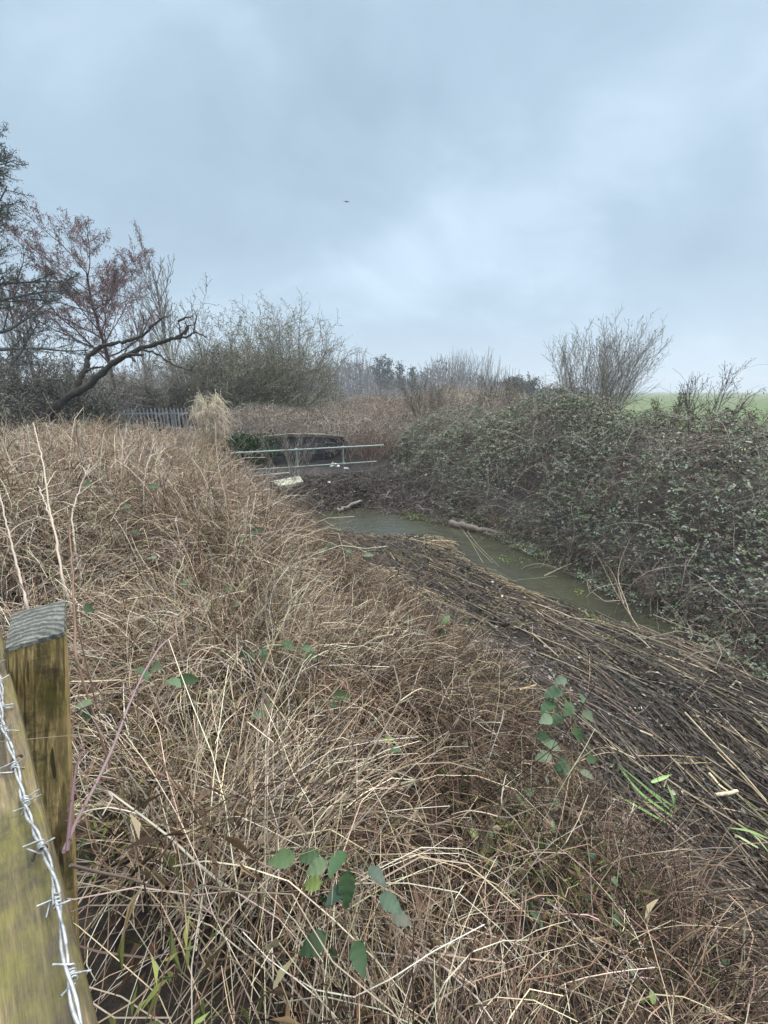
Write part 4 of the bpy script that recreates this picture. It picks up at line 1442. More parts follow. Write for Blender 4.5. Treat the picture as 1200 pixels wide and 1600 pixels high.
tree('bare_tree', 'thin bare tree directly behind the right limb of the dead tree', 'tree', base_at(232, 36), h_to(500, 36), .12, spec_bare, 64, bark=PALEB, twig=PALEB, twigw=[1, 1, 1])


# leaning dead tree, traced limb by limb at its own distance
def dead_tree():
    rng = np.random.default_rng(70)
    T = 12.5

    def pt(c, dz=0.0): return at(c[0] / 3.2, 200 + c[1] / 3.2, T + dz)
    base = pt((250, 1420))
    o = thing('dead_tree', 'dark leafless tree leaning far over to the right above the thicket', 'tree', (base[0], base[1], 1.4))
    limbs = [
        ([(150, 1560), (250, 1420), (330, 1350), (430, 1300), (520, 1212), (600, 1152), (700, 1105), (800, 1075), (880, 1050), (930, 1020), (945, 985)], .150, .035, 0),
        ([(375, 1325), (392, 1270), (430, 1200), (438, 1145), (490, 1100), (570, 1076), (650, 1062), (715, 1035), (770, 985), (822, 940)], .105, .030, .4),
        ([(690, 1108), (760, 1115), (830, 1160), (890, 1195), (958, 1215)], .042, .018, -.4),
        ([(590, 1158), (650, 1132), (718, 1136)], .075, .035, -.3),
        ([(645, 1133), (670, 1165)], .04, .03, -.3),
        ([(880, 1050), (940, 1045), (970, 1020), (1026, 1042)], .045, .02, 0),
        ([(968, 1022), (978, 960), (985, 940)], .034, .018, .1),
        ([(922, 1020), (935, 990), (925, 968)], .03, .02, .1), ([(892, 966), (930, 950), (964, 938)], .045, .016, .15),
        ([(425, 1212), (470, 1200), (515, 1194)], .055, .028, .3),
        ([(700, 1040), (715, 990), (718, 955)], .032, .014, .3),
        ([(800, 955), (830, 945), (858, 936)], .025, .014, .3),
        ([(620, 1140), (640, 1090), (690, 1060)], .03, .014, .2), ([(905, 1040), (900, 1000), (893, 966)], .03, .02, .1),
    ]
    for i, (pts, r0, r1, dz) in enumerate(limbs):
        cps = np.array([pt(c, dz * j / max(len(pts) - 1, 1)) for j, c in enumerate(pts)])
        s = np.linspace(0, len(cps) - 1, len(cps) * 5)
        P = np.stack([np.interp(s, np.arange(len(cps)), cps[:, k]) for k in range(3)], 1)
        P[1:-1] = (P[:-2] + 2 * P[1:-1] + P[2:]) / 4
        P += rng.normal(size=P.shape) * .012
        a = Acc()
        tubes(a, P, .84 * taper(1, len(P), r0, r1) * (1 + .10 * rng.normal(size=(1, len(P)))), (.045, .040, .032), 9, cap=True)
        # moss on the upper limbs and short broken twigs
        m = max(2, len(P) // 6)
        for k in rng.integers(2, len(P), m):
            dd = rot_about(rng, P[min(k + 1, len(P) - 1)] - P[k - 1], rng.uniform(.5, 1.2))
            tubes(a, grow(rng, P[k][None], dd[None], rng.uniform(.12, .5), 5, droop=-.1, wander=.15), taper(1, 5, .014, .006), (.06, .05, .04), 4)
        a.build('trunk' if i == 0 else 'limb', M_BARK, o, True)


dead_tree()

# shrubs
spec_shrub = dict(n=[9, 8], ang=[.6, .7], ratio=[.5, .42], start=[.25, .12], wander=[.11, .16, .18], up=[.03, .02, .0], rmin=.008, K=6, rr=.5)
HAW = [(.28, .265, .215), (.20, .185, .15), (.37, .35, .285)]


def shrub(name, label, cat, base, H_, spread, n_stem, seed, twig, fpal, fw, nf, fl_L, spec=spec_shrub, r0=.035, group=None, low=.0, elev=None, wr=.5, fill=0):
    rng = np.random.default_rng(seed)
    o = thing(name, label, cat, base, group)
    outs = None
    for i in range(n_stem):
        az = i * 2.4 + rng.normal() * .3
        tilt = spread * math.sqrt((i + .5) / n_stem) * rng.uniform(.8, 1.15)
        d = np.array([math.cos(az) * math.sin(tilt), math.sin(az) * math.sin(tilt), math.cos(tilt)])
        L = H_ * rng.uniform(.78, 1.05) * (1 - .12 * tilt)
        p = np.array(base) + np.array([math.cos(az), math.sin(az), 0]) * .12 * H_ * math.sqrt((i + .5) / n_stem)
        r = branches(rng, p - (0, 0, .08), d, L, r0 * rng.uniform(.6, 1.1), spec)
        outs = r if outs is None else [x + y for x, y in zip(outs, r)]
    a = Acc(); emit(a, rng, outs[0], twig, BW, 4); a.build('stems', M_BARK, o, True)
    a = Acc()
    for lv in outs[1:]: emit(a, rng, lv, twig, BW, 3)
    if nf: flecks(a, rng, outs[-1] + outs[-2], nf, fpal, fw, fl_L, 0, wr, .06)
    if fill:
        n = fill * 2
        v = norm(rng.normal(size=(n, 3))); v[:, 2] = np.abs(v[:, 2])
        rr = rng.uniform(.35, 1, n) ** .5
        q = np.array(base) + v * rr[:, None] * np.array([H_ * .62, H_ * .5, H_ * .72])
        q += (rng.normal(size=(n, 3)) * .1)
        k = vnoise(q[:, 0] * 1.0 + q[:, 2] * .7, q[:, 1] + q[:, 2] * .9, .55, seed) > .36
        q = q[k]; n = len(q)
        l = rng.uniform(.6, 1.4, n) * fl_L
        leaves(a, q, rng.normal(size=(n, 3)), rng.normal(size=(n, 3)) + (0, 0, .5), l, l * wr, pick(rng, n, fpal, fw, .25))
    a.build('twigs', M_TWIG, o)
    return o


GF = [(.21, .20, .13), (.29, .275, .195), (.135, .13, .085), (.38, .355, .265)]
shrub('hawthorn_bush', 'big rounded hawthorn bush with pale twigs, left of centre behind the wall', 'bush', base_at(362, 22), h_to(482, 22), .80, 26, 81, HAW, GF, [2, 1.4, 1.2, .5], 9000, .07, r0=.05, fill=42000)
shrub('hawthorn_bush', 'tall twiggy hawthorn beside the pale pole, its bare top leaning right', 'bush', base_at(447, 22.5), h_to(487, 22.5), .55, 20, 82, HAW, GF, [2, 1.4, 1.2, .5], 6000, .07, r0=.05, fill=26000)
shrub('hawthorn_bush', 'low olive green hawthorn in front of the right end of the palisade', 'bush', base_at(415, 21.4), h_to(560, 21.4), 1.0, 16, 83, HAW, [(.20, .215, .095), (.27, .27, .14), (.13, .14, .07)], [1, 1, 1], 3600, .07, fill=18000)
DK = [(.14, .128, .11), (.20, .185, .16), (.09, .083, .073)]
DKF = [(.125, .12, .097), (.19, .18, .15), (.08, .08, .066), (.27, .255, .21)]
for (u, y, v, lab, sd_) in ((15, 13.5, 545, 'dark dense thorn thicket at the left edge under the conifer', 91), (92, 14.5, 548, 'dark thorn thicket around the foot of the leaning dead tree', 92),
                            (-60, 12, 560, 'dark thorn thicket cut off by the left edge of the view', 96)):
    shrub('thorn_thicket', lab, 'bush', base_at(u, y), h_to(v, y), .95, 18, sd_, DK, DKF, [2, 1.4, 1.4, .5], 5200, .07, fill=15000)
for (u, y, v, lab, sd_) in ((175, 19.5, 575, 'grey brown thicket behind the trunk of the leaning dead tree', 93), (255, 20.5, 570, 'olive brown thicket above the palisade fence', 94), (318, 20.8, 560, 'grey twiggy thicket filling the gap left of the hawthorns', 95),
                            (120, 22, 560, 'grey thicket just below the alder crown', 97)):
    shrub('thorn_thicket', lab, 'bush', base_at(u, y), h_to(v, y), .95, 16, sd_, [(.24, .215, .18), (.31, .285, .24), (.17, .15, .125)], [(.19, .175, .13), (.27, .245, .185), (.13, .115, .095)], [2, 1.2, 1.2], 3600, .075, fill=8500)

# bare bushes on the right bank
spec_up = dict(n=[10, 7], ang=[.40, .5], ratio=[.45, .4], start=[.25, .2], wander=[.06, .09, .1], up=[.045, .05, .03], rmin=.0031, K=7, rr=.5)
b_ = at_y(935, 620, 12.2)
shrub('bare_bush', 'large bare fan shaped bush standing on the right bank skyline', 'bush', (b_[0], b_[1], float(soil(b_[0], b_[1])) + .2), 2.85, .47, 50, 101, [(.26, .235, .205), (.33, .30, .26), (.19, .17, .145)],
      [(.18, .14, .095), (.15, .18, .09)], [1, 1], 1200, .05, spec=spec_up, r0=.009)
b_ = at_y(1098, 640, 9.6)
shrub('bare_bush', 'small bare sapling bush near the right edge in front of the field', 'bush', (b_[0], b_[1], float(soil(b_[0], b_[1])) + .2), 1.75, .36, 6, 102, [(.11, .095, .08), (.16, .14, .115), (.08, .07, .06)],
      [(.13, .10, .07)], [1], 260, .04, spec=spec_up, r0=.016)
for (u, y, v0, H_, lab, sd_, ns) in ((1040, 10.5, 640, 1.35, 'short bare shrub between the two bare bushes', 103, 6), (780, 17.5, 612, 2.0, 'leggy twiggy shrub with a few upright whips left of the large bare bush', 104, 9),
                                     (665, 17, 625, 1.9, 'domed grey shrub with one whip arching to the right, at the middle of the skyline', 105, 14), (1165, 8.6, 660, 1.1, 'low yellowish twiggy shrub at the right edge of the field', 106, 7),
                                     (870, 13.2, 620, 1.6, 'thin twiggy shrub at the left foot of the large bare bush', 107, 7)):
    b_ = at_y(u, v0, y)
    shrub('bare_shrub', lab, 'bush', (b_[0], b_[1], float(soil(b_[0], b_[1])) + .25), H_, .7, ns, sd_, [(.14, .115, .09), (.19, .16, .125), (.10, .085, .07)], [(.13, .10, .07), (.12, .12, .07)], [1, 1], 500 + 60 * ns, .045, spec=spec_up, r0=.014)
# sapling in front of the wall
b_ = at_z(463, 741, .6)
shrub('sapling', 'bare many branched sapling in front of the dark wall', 'sapling', (b_[0] - .05, b_[1] - .25, float(soil(b_[0], b_[1]))), 1.75, .6, 7, 111, [(.26, .22, .18), (.32, .28, .23), (.18, .15, .13)], [(.2, .15, .1)], [1], 0, .03, spec=spec_up, r0=.016)
b_ = at_y(578, 700, 14.0)
shrub('bare_shrub', 'reddish brown bare shrub above the right end of the railing', 'bush', (b_[0], b_[1], float(soil(b_[0], b_[1]))), 1.25, .7, 11, 112, [(.22, .14, .10), (.28, .19, .14), (.16, .10, .08)], [(.2, .13, .09)], [1], 700, .04, spec=spec_up, r0=.014)

# far trees fading in the mist
spec_far = dict(n=[22, 9, 4], ang=[.9, .7, .6], ratio=[.26, .45, .5], start=[.22, .15, .1], wander=[.03, .12, .15, .15], up=[.0, .05, .03, .02], rmin=.03, K=6, rr=.45, shape=lambda f: 1.1 - .55 * f)
FARB = [(.16, .155, .145), (.20, .195, .18), (.13, .125, .12)]
for (u, y, v, lab, sd_) in ((594, 95, 562, 'leftmost tall ivy clad tree of the misty far group', 121), (607, 92, 563, 'tall narrow tree right beside the leftmost one of the far group', 122), (626, 100, 572, 'shorter tree with a thin top in the middle of the far group', 123), (645, 98, 578, 'lowest right hand tree of the misty far group', 124)):
    tree('distant_tree', lab, 'tree', base_at(u, y), h_to(v, y), .35, spec_far, sd_, bark=FARB, twig=FARB, twigw=[1, 1, 1], cut=1, group='far trees in the mist',
         fl=[dict(n=480, pal=[(.06, .07, .045), (.09, .095, .07)], w=[1, 1], L=.40, hang=0, wr=.6, spread=.25)])
shrub('distant_bush', 'dome shaped far bush on the horizon left of the green field', 'bush', base_at(812, 75), h_to(585, 75), .9, 16, 131, FARB, [(.08, .085, .06), (.11, .11, .085)], [1, 1], 2500, .35, spec=dict(spec_shrub, rmin=.035), r0=.12, fill=2500)


def treeline():
    rng = np.random.default_rng(140)
    a = Acc()
    # hedges and wood edge 110 to 180 m off, dense enough to read as one mass
    n = 9000
    X = rng.uniform(-95, 62, n); Y = rng.uniform(120, 175, n)
    top = 3.5 + 6.0 * vnoise(X, X * 0, 9, 141) + 2.5 * vnoise(X, X * 0, 3, 142)
    top = top * np.where(X > 18, .55, 1) * np.where(X > 36, .6, 1)
    P = np.stack([X, Y, 1.4 + top * rng.random(n) ** .7], 1)
    L = rng.uniform(.6, 1.6, n)
    leaves(a, P, rng.normal(size=(n, 3)) + (0, 0, .5), rng.normal(size=(n, 3)), L, L * .5, pick(rng, n, [(.15, .135, .12), (.19, .17, .155), (.12, .11, .098)], [1, 1, 1]))
    n = 3000
    X = rng.uniform(-95, 40, n); Y = rng.uniform(115, 175, n)
    top = 4.5 + 7 * vnoise(X, X * 0, 9, 141)
    P = grow(rng, np.stack([X, Y, np.full(n, 1.4)], 1), rng.normal(size=(n, 3)) * (.15, .15, 0) + (0, 0, 1), top * rng.uniform(.8, 1.3, n), 6, droop=0, wander=.08)
    tubes(a, P, taper(n, 6, .09, .04), pick(rng, n, FARB, [1, 1, 1]), 3, rng)
    tag(a.build('treeline', M_TWIG), 'misty far line of bare hedges and woodland on the horizon', 'treeline', kind='stuff')


treeline()
# ------------------------------------------------------------------ poles and wires far off
def pole():
    b = base_at(520.5, 42)
    H_ = h_to(566, 42)
    o = thing('utility_pole', 'pale grey utility pole rising beside the hawthorn', 'pole', b)
    a = Acc(); tubes(a, np.array([[b[0], b[1], z] for z in np.linspace(b[2] - .2, b[2] + H_, 8)]), taper(1, 8, .16, .12), (.42, .43, .44), 10, cap=True)
    a.build('shaft', M_PALE, o, True)
    a = Acc(); box(a, (b[0] - .9, b[1] - .06, b[2] + H_ - .55), (b[0] + .9, b[1] + .06, b[2] + H_ - .42), (.3, .3, .3)); a.build('crossarm', M_PALE, o)
    for dx in (-.8, 0, .8):
        a = Acc(); tubes(a, np.array([[b[0] + dx, b[1], z] for z in np.linspace(b[2] + H_ - .42, b[2] + H_ - .18, 5)]), [[.03, .06, .04, .06, .02]], (.35, .36, .37), 8); a.build('insulator', M_PALE, o, True)
    # line of poles: the next one stands far off in the mist
    b2 = base_at(655, 170); H2 = h_to(588, 170)
    o2 = thing('utility_pole', 'tiny far utility pole in the mist behind the domed shrub', 'pole', b2)
    a = Acc(); tubes(a, np.array([[b2[0], b2[1], z] for z in np.linspace(b2[2] - .2, b2[2] + H2, 6)]), .16, (.3, .3, .3), 8, cap=True); a.build('shaft', M_PALE, o2, True)
    a = Acc(); box(a, (b2[0] - .9, b2[1] - .06, b2[2] + H2 - .5), (b2[0] + .9, b2[1] + .06, b2[2] + H2 - .35), (.3, .3, .3)); a.build('crossarm', M_PALE, o2)
    a = Acc()
    t = np.linspace(0, 1, 24)[:, None]
    p, q = b + (0, 0, H_ - .2), b2 + (0, 0, H2 - .2)
    P = p + (q - p) * t - np.array([0, 0, 1.0]) * (4 * t * (1 - t) * 1.6)
    tubes(a, P, np.linspace(.02, .05, 24)[None], (.09, .09, .10), 5)
    tag(a.build('power_line', M_PALE, None, True), 'thin dark cable sagging away from the pale pole into the mist', 'cable')


pole()


# ------------------------------------------------------------------ tall dead stalks standing out of the left bank
def stalk_with_plume():
    rng = np.random.default_rng(201)
    T = 4.6
    pts = [(302, 925), (312, 860), (309, 790), (314, 735), (318, 690), (320, 660), (322, 635)]
    P = np.array([at(u, v, T + .03 * i) for i, (u, v) in enumerate(pts)])
    s = np.linspace(0, len(P) - 1, 26)
    Q = np.stack([np.interp(s, np.arange(len(P)), P[:, k]) for k in range(3)], 1) + rng.normal(size=(26, 3)) * .004
    Q[0, 2] = min(Q[0, 2], float(soil(Q[0, 0], Q[0, 1])) + .1)
    o = thing('dead_stalk', 'tall pale dead stalk capped by a shaggy straw coloured plume', 'plant', tuple(Q[0]))
    a = Acc(); tubes(a, Q, taper(1, 26, .0075, .004), (.50, .40, .29), 6)
    for k in range(16):
        i = rng.integers(9, 25)
        d = rng.normal(size=3) * (1, .6, .3) + (0, 0, .7)
        R_ = grow(rng, Q[i][None], d[None], rng.uniform(.12, .34), 6, droop=.5, wander=.14)
        tubes(a, R_, taper(1, 6, .0035, .0018), (.46, .36, .25), 4)
    a.build('stem', M_STRAW, o, True)
    a = Acc()
    n = 620
    c = at(328, 655, T + .15)
    q = rng.normal(size=(n, 3)) * np.array([.06, .06, .12])
    f = (q[:, 2] + .2) / .4
    P0 = c + q + np.stack([.03 * f, 0 * f, .02 + 0 * f], 1)
    P0[:, 0] += np.where(rng.random(n) < .22, .07, 0) * (P0[:, 2] < c[2] + .1)
    G = grow(rng, P0, rng.normal(size=(n, 3)) * (.7, .7, .5) + (.25, 0, -.2), rng.uniform(.06, .22, n), 7, droop=rng.uniform(.6, 2.0, n), wander=.3)
    tubes(a, G, taper(n, 7, .0019, .0012), pick(rng, n, [(.70, .60, .46), (.60, .49, .36), (.48, .37, .26)], [1, 1.4, .8]), 3, rng)
    n = 420
    q = rng.normal(size=(n, 3)) * np.array([.10, .10, .16]); 
    G = grow(rng, at(322, 690, T + .1) + q, rng.normal(size=(n, 3)) * (.8, .8, .5), rng.uniform(.05, .2, n), 6, droop=1.0, wander=.3)
    tubes(a, G, taper(n, 6, .0017, .001), pick(rng, n, [(.42, .33, .22), (.34, .25, .17)], [1, 1]), 3, rng)
    # peaks of the plume
    for u, v, cnt in ((312, 622, 110), (338, 622, 160), (345, 655, 110), (303, 640, 60)):
        G = grow(rng, at(u, v, T + .15) + rng.normal(size=(cnt, 3)) * (.018, .02, .03), rng.normal(size=(cnt, 3)) * (.4, .4, .3) + (.05, 0, -.9), rng.uniform(.10, .24, cnt), 6, droop=.6, wander=.2)
        tubes(a, G, taper(cnt, 6, .0018, .0012), pick(rng, cnt, [(.72, .62, .48), (.58, .48, .35)], [1, 1]), 3, rng)
    a.build('plume', M_STRAW, o)


stalk_with_plume()


def stalk(label, pts, r, col, T, side=6, seed=0, tip=.5):
    rng = np.random.default_rng(300 + seed)
    P = np.array([at(u, v, T if np.isscalar(T) else T[0] + (T[1] - T[0]) * i / (len(pts) - 1)) for i, (u, v) in enumerate(pts)])
    n = 5 * len(P)
    s = np.linspace(0, len(P) - 1, n)
    Q = np.stack([np.interp(s, np.arange(len(P)), P[:, k]) for k in range(3)], 1)
    Q[1:-1] = (Q[:-2] + Q[1:-1] * 2 + Q[2:]) / 4
    Q += rng.normal(size=Q.shape) * r * .35
    zs = float(soil(Q[0, 0], Q[0, 1]))
    if Q[0, 2] > zs + .02:
        Q = np.concatenate([[[Q[0, 0] + rng.normal() * .02, Q[0, 1] + rng.normal() * .02, zs - .02]], Q]); n += 1
    o = thing('dead_stalk', label, 'plant', tuple(Q[0]), 'dead stalks standing on the left bank')
    a = Acc()
    tubes(a, Q, taper(1, n, r, r * tip) * (1 + .08 * rng.normal(size=(1, n))), col, 7)
    a.build('stem', M_STRAW, o, True)
    for k in range(side):
        a = Acc()
        i = rng.integers(n // 3, n - 1)
        d = norm(Q[i + 1] - Q[i]) + rng.normal(size=3) * (.6, .5, .35)
        R_ = grow(rng, Q[i][None], d[None], rng.uniform(.08, .35), 7, droop=.3, wander=.14)
        tubes(a, R_, taper(1, 7, r * .55, r * .25), np.array(col) * rng.uniform(.8, 1.1), 5)
        a.build('side_shoot', M_STRAW, o, True)
    return o


STK = (.52, .43, .34)
stalk('thick pale stalk at the far left with a forked top, behind the timber post', [(98, 905), (88, 840), (76, 790), (70, 740), (62, 700), (52, 660)], .0065, (.50, .40, .31), (2.35, 2.9), 4, 1)
stalk('flaking grey stalk at the left edge just behind the timber post', [(42, 945), (30, 900), (18, 850), (8, 805), (0, 770)], .0058, (.42, .34, .28), (1.75, 2.1), 4, 2)
stalk('straight straw stalk right of the flaking one, short pale shoots near its top', [(118, 860), (112, 800), (124, 765), (140, 725)], .0065, STK, (2.8, 3.1), 7, 3)
stalk('thin straw stalk curving left, with forked shoots, above the timber post', [(86, 830), (72, 790), (60, 760)], .007, STK, (2.8, 3.0), 4, 4)
stalk('brown upright stem close behind the timber post, with two dark leaves beside it', [(118, 1030), (117, 960), (112, 880), (108, 820)], .0045, (.24, .15, .11), (1.35, 1.6), 2, 5)
stalk('pale arched stalk bending over near the low rail', [(365, 815), (372, 780), (380, 755), (392, 748)], .007, (.45, .34, .27), (5.0, 5.2), 2, 6)
stalk('brown hooked stem left of the pool above the bank', [(425, 860), (430, 815), (445, 795), (468, 798)], .006, (.33, .25, .15), (4.2, 4.5), 2, 7)
stalk('slender straw stalk leaning left of the plumed stalk', [(268, 820), (258, 770), (246, 720), (238, 690)], .006, STK, (4.2, 4.4), 5, 8)
stalk('thin stalk leaning right between plumed and forked stalks', [(212, 775), (226, 730), (243, 690)], .006, STK, (4.3, 4.6), 4, 9)
stalk('short broken stalk on the crest left of the plumed stalk', [(190, 700), (196, 680), (198, 662)], .008, STK, (5.2, 5.3), 3, 10)
stalk('greenish yellow stem standing alone in the right middle of the bank', [(880, 1420), (893, 1330), (897, 1260), (893, 1160), (890, 1075)], .004, (.26, .22, .10), (2.05, 2.35), 2, 11)
stalk('green upright stem through the nearest bramble sprig', [(556, 1540), (556, 1460), (557, 1400), (553, 1340)], .003, (.20, .23, .10), (1.18, 1.30), 1, 12)


def cane(name, label, pts, T, r, col, thorns=True, seed=0, cat='bramble cane'):
    rng = np.random.default_rng(400 + seed)
    P = np.array([at(u, v, T[0] + (T[1] - T[0]) * i / (len(pts) - 1)) for i, (u, v) in enumerate(pts)])
    n = 8 * len(P)
    s = np.linspace(0, len(P) - 1, n)
    Q = np.stack([np.interp(s, np.arange(len(P)), P[:, k]) for k in range(3)], 1)
    for _ in range(3): Q[1:-1] = (Q[:-2] + Q[1:-1] * 2 + Q[2:]) / 4
    o = thing(name, label, cat, tuple(Q[0]))
    a = Acc(); tubes(a, Q, taper(1, n, r, r * .6) * (1 + .04 * rng.normal(size=(1, n))), col, 8, cap=True)
    if thorns:
        for i in range(2, n - 1, 2):
            d = rot_about(rng, Q[i + 1] - Q[i], 1.3)
            tubes(a, np.array([Q[i], Q[i] + d * r * 1.6, Q[i] + d * r * 2.6]), np.array([[r * .45, r * .25, r * .03]]), np.array(col) * .8, 4)
    a.build('stem', M_TWIG, o, True)
    return o


cane('bramble_cane', 'mauve bramble cane arching up beside the timber post', [(100, 1330), (118, 1285), (150, 1225), (178, 1165), (200, 1105), (225, 1050), (250, 1010), (275, 990)], (.80, 1.45), .0042, (.27, .19, .19), True, 1)
cane('bramble_cane', 'thorny grey brown bramble cane running out at the bottom of the view', [(562, 1350), (580, 1400), (612, 1452), (650, 1502), (690, 1550), (740, 1610)], (1.34, 1.02), .0046, (.27, .215, .175), True, 2)
cane('bramble_cane', 'purple bramble cane low against the fence post', [(105, 1330), (112, 1250), (118, 1200), (132, 1165)], (.76, .9), .0035, (.19, .12, .125), True, 3)
cane('bramble_cane', 'dark twig crossing the straw just right of the timber post', [(105, 1118), (140, 1102), (180, 1088), (215, 1070)], (1.1, 1.4), .0025, (.10, .075, .06), False, 4)
cane('bramble_cane', 'brown horizontal twig low beside the fence rail', [(110, 1352), (150, 1362), (200, 1372), (245, 1388)], (.85, 1.05), .0035, (.20, .15, .12), False, 5)
cane('bramble_cane', 'dark arched bramble cane along the crest between bank and pool', [(470, 845), (520, 838), (560, 850), (595, 878), (620, 900)], (5.2, 4.9), .007, (.11, .085, .065), False, 6)


def sprig(label, pix, T, L0, seed, stem=None, pal=None, group=None, name='bramble_sprig'):
    """a bramble shoot: stem and leaves placed by their own positions in space"""
    rng = np.random.default_rng(500 + seed)
    P = np.array([at(u, v, T + rng.normal() * .04) for u, v, *_ in pix])
    c = P.mean(0)
    if stem is None: stem = [(float(np.mean([p[0] for p in pix])), max(p[1] for p in pix) + 25), (float(np.mean([p[0] for p in pix])), min(p[1] for p in pix))]
    S = np.array([at(u, v, T + .03) for u, v in stem])
    n = 6 * len(S); s = np.linspace(0, len(S) - 1, n)
    Q = np.stack([np.interp(s, np.arange(len(S)), S[:, k]) for k in range(3)], 1)
    zs = float(soil(Q[0, 0], Q[0, 1]))
    if Q[0, 2] > zs: Q = np.concatenate([[[Q[0, 0], Q[0, 1], zs - .02]], Q])
    o = thing(name, label, 'bramble', tuple(Q[0]), group)
    a = Acc(); tubes(a, Q, taper(1, len(Q), .0026, .0016), (.22, .13, .10), 5)
    for p in P:
        i = np.argmin(np.linalg.norm(Q - p, axis=1))
        m = (Q[i] + p) / 2 + (0, 0, .01)
        tubes(a, np.array([Q[i], m, p]), .0011, (.16, .14, .07), 4)
    a.build('stem', M_TWIG, o, True)
    a = Acc()
    pal = pal or [(.055, .10, .042), (.085, .135, .062), (.04, .072, .027), (.12, .155, .085)]
    for p, px_ in zip(P, pix):
        i = np.argmin(np.linalg.norm(Q - p, axis=1))
        ax = p - Q[i] + (0, 0, -.015) + rng.normal(size=3) * .012
        up = norm(np.array([0, -.5, 1.0]) + rng.normal(size=3) * .35)
        col = pick(rng, 1, pal, [1] * len(pal), .1)
        if len(px_) > 2 and px_[2]: col = np.array([px_[2]])
        l = L0 * rng.uniform(.85, 1.25)
        leaves(a, p[None] , ax[None], up[None], l, l * rng.uniform(.55, .68), col, LEAF_OVAL)
    a.build('leaves', M_LEAF, o, True)


YG = (.24, .30, .09)
sprig('nearest bramble sprig with broad dark leaves and one yellow green leaf', [(462, 1338), (512, 1345), (538, 1330), (545, 1358), (500, 1335), (505, 1378, YG), (520, 1405, (.03, .085, .02)), (540, 1385, (.03, .06, .04)), (512, 1462), (540, 1450), (528, 1490), (555, 1470), (575, 1355, (.07, .09, .065)), (592, 1400, (.06, .10, .06)), (610, 1430, (.11, .11, .08))], .97, .060, 1, stem=[(545, 1500), (540, 1440), (535, 1380), (545, 1320)])
sprig('tall bramble sprig at the edge of the dark reed mat', [(885, 1060), (880, 1078), (868, 1098), (905, 1082), (893, 1098), (862, 1120), (880, 1118), (912, 1110), (900, 1135), (858, 1150), (862, 1180), (885, 1185), (890, 1195), (875, 1170), (905, 1205), (915, 1185)], 2.1, .085, 2, stem=[(893, 1215), (893, 1160), (896, 1110), (897, 1050)])
sprig('bright bramble sprig on the crest above the reed mat', [(640, 990), (655, 985), (665, 1000), (675, 985), (685, 995), (700, 1015), (715, 1025), (660, 1010), (645, 975), (690, 975)], 3.4, .105, 3, stem=[(690, 1040), (680, 1010), (650, 980)])
sprig('pair of dark leaves right behind the timber post', [(106, 943), (132, 946)], 1.42, .045, 4)
sprig('dark bramble leaves in the straw right of the fence post', [(150, 1115), (262, 1062), (278, 1060), (240, 1040), (215, 1045), (145, 1100)], 1.38, .055, 5)
sprig('dark leaves in the middle of the straw slope', [(398, 1018), (390, 1012), (410, 1012), (470, 1012), (475, 1025), (440, 1005), (340, 1080), (345, 1092)], 2.0, .07, 6)
sprig('cluster of leaves below the middle of the straw slope', [(415, 1115), (425, 1105), (440, 1108), (430, 1185), (440, 1190), (510, 1100), (520, 1085)], 1.75, .065, 7)
sprig('pale leaf sprig on the left bank below the plumed stalk', [(330, 870), (340, 860), (385, 820), (382, 835), (392, 828), (375, 842, YG)], 3.4, .085, 8)
sprig('loose leaves on the hummock between plumed stalk and post', [(245, 872), (320, 943, YG), (300, 905), (350, 920), (362, 945), (280, 935), (305, 960)], 2.6, .075, 9)
sprig('small leafy sprig by the pool end of the crest', [(520, 850), (508, 862), (545, 858), (568, 868), (560, 1045), (566, 1060), (580, 1052)], 3.5, .075, 10)
sprig('light green leaves low in the bottom of the bank', [(615, 1155, YG), (625, 1170), (760, 1300), (750, 1320), (735, 1295, YG), (780, 1420), (800, 1425), (650, 1220)], 1.65, .05, 11)
sprig('small leaf sprig left of the plumed stalk near the forked stalk', [(145, 755), (195, 790), (232, 760), (165, 800), (205, 830)], 3.1, .075, 12)

# ------------------------------------------------------------------ logs, canes and litter in the stream


def stick(name, label, pts, zs, r0, r1, col, cat, group=None, sides=8, mat=None, rough=.15, seed=0, flat=None):
    rng = np.random.default_rng(600 + seed)
    P = np.array([at_z(u, v, z) for (u, v), z in zip(pts, zs)])
    n = 6 * len(P); s = np.linspace(0, len(P) - 1, n)
    Q = np.stack([np.interp(s, np.arange(len(P)), P[:, k]) for k in range(3)], 1)
    Q[1:-1] += rng.normal(size=(n - 2, 3)) * r0 * rough
    a = Acc()
    tubes(a, Q, taper(1, n, r0, r1) * (1 + rough * .5 * rng.normal(size=(1, n))), col, sides, cap=True)
    return tag(a.build(name, mat or M_STICK, None, True), label, cat, group)


stick('log', 'pale grey log at the upper rim of the pool', [(527, 798), (545, 791), (565, 783)], (.06, .10, .14), .05, .035, (.17, .145, .12), 'log', seed=1, rough=.3)
stick('log', 'short sawn yellowish log end above the pool', [(570, 775), (590, 777)], (.16, .16), .075, .07, (.24, .20, .11), 'log', seed=2)
stick('log', 'long brown half sunk log in the water by the brambles', [(705, 818), (740, 826), (790, 836)], (.04, .06, .02), .10, .05, (.15, .115, .09), 'log', seed=3)
stick('log', 'dark root stump at the edge of the debris heap', [(568, 760), (590, 768), (618, 770)], (.30, .30, .22), .06, .04, (.05, .04, .033), 'log', seed=4)
CN = (.58, .46, .30)
stick('reed_cane', 'long pale split reed cane, upper of the bundle running off the right edge', [(1020, 1062), (1100, 1092), (1205, 1118)], (.20, .20, .18), .008, .006, CN, 'reed cane', 'pale reed canes on the mud', seed=10, rough=.08)
